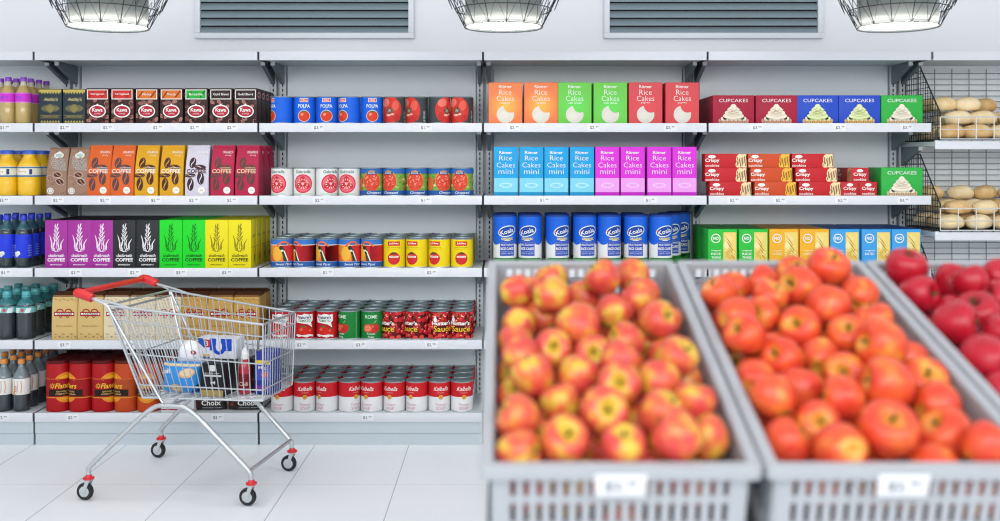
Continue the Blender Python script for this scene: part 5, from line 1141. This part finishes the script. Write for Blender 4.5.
def apple(skin, seed, oval=1.0):
    rn = random.Random(seed); p, q = rn.uniform(0, 6), rn.uniform(0, 6); m = MB()
    prof = [(.0015, -.75), (.10, -.78), (.22, -.86), (.40, -.92), (.62, -.80), (.82, -.52), (.95, -.14), (1.0, .16), (.97, .44), (.86, .68), (.68, .83), (.48, .87), (.32, .81), (.18, .66), (.08, .53), (.0015, .48)]
    m.lathe([(r, z * oval) for r, z in prof], skin, 28, cap0=True, cap1=True, wob=lambda a, z: 1 + .022 * math.sin(2 * a + p) + .018 * math.sin(5 * a + q) * (1 if z < 0 else .4))
    m.v = [(x * .0435, y * .0435, z * .0435) for x, y, z in m.v]
    o = m.obj('apple', ang=70)
    s = MB(); s.tube([(0, 0, .019), (.001, .0005, .030 * oval), (.004, .002, .043 * oval)], [.003, .0024, .0028], stem_m, 6); s.obj('stem', o)
    return o
APP = [[apple(SKIN[c], 10 * c + k, (.98, .95, 1.04)[c]) for k in range(3)] for c in range(3)]
for L in APP:
    for a in L: a['category'] = 'apple'
KIND = ['yellow and red apple', 'orange red apple', 'dark red apple']
CRN = ['the apple crate nearest the shopping cart', 'the middle fruit crate', 'the fruit crate at the picture edge']
for c in range(3):
    vis = [f for f in FRUIT[c] if f[4]]
    # rows by depth, counted from the front rim
    vis.sort(key=lambda f: f[1]); per = 6 if c < 2 else 4
    rn = random.Random(40 + c); lab = {}
    for r_ in range(0, len(vis), per):
        for k, f in enumerate(sorted(vis[r_:r_ + per], key=lambda f: f[0])): lab[tuple(f)] = '%s, %s from left, %s row back in the %s crate' % (KIND[c], ORD[k + 1], ORD[r_ // per + 1], ['left', 'middle', 'right'][c])
    for i, f in enumerate(FRUIT[c]):
        o = place(APP[c][i % 3], loc2w(f[:3]), lab.get(tuple(f), '%s buried deep among the others in the %s crate' % (KIND[c], ['left', 'middle', 'right'][c])), KIND[c] + 's' if f[4] else 'buried ' + KIND[c] + 's')
        if o is None: continue
        s = f[3] / .0435 * .985; o.scale = (s, s, s)
        tx = rn.uniform(.1, 1.5) if rn.random() < .72 else rn.uniform(-1.2, 2.6); o.rotation_euler = (tx, rn.uniform(-.8, .8), rn.uniform(0, 6.28))

# ------------------------------------------------------------------ light, camera, colour
w = bpy.data.worlds.new('ambient_fill'); bpy.context.scene.world = w; w.use_nodes = True
bg = w.node_tree.nodes['Background']; bg.inputs[0].default_value = (.93, .97, 1, 1); bg.inputs[1].default_value = 1.05  # uniform ambient fill, added to brighten the fronts of the goods
def area(name, loc, sx, sy, power, rot=(0, 0, 0), col=(1, 1, 1)):
    d = bpy.data.lights.new(name, 'AREA'); d.shape = 'RECTANGLE'; d.size = sx; d.size_y = sy; d.energy = power; d.color = col
    o = bpy.data.objects.new(name, d); C.objects.link(o); o.location = loc; o.rotation_euler = rot; return o
area('added_fill_light', (-.2, 3.4, 3.5), 9, .5, 30, (math.radians(10), 0, 0))  # unseen overhead fill, added for general brightness
area('added_fill_light', (-.2, -1.8, 3.0), 9, 1.6, 270, (math.radians(70), 0, 0))  # frontal fill added behind the camera, aimed into the shelves

cd = bpy.data.cameras.new('camera'); cam = bpy.data.objects.new('camera', cd); C.objects.link(cam)
cam.location = (0, 0, CAMZ); cam.rotation_euler = (PI / 2, 0, 0)
cd.sensor_width = 36; cd.lens = FP / 1000 * 36; cd.shift_x = -.003; cd.shift_y = -(260.5 - CY) / 1000
cd.clip_start = .05; cd.dof.use_dof = True; cd.dof.focus_distance = 5.35; cd.dof.aperture_fstop = 1.6
sc = bpy.context.scene; sc.camera = cam; sc.cycles.filter_width = 1.1
sc.view_settings.view_transform = 'Standard'; sc.view_settings.look = 'None'; sc.view_settings.gamma = 1; sc.view_settings.use_curve_mapping = False; sc.view_settings.exposure = -.06
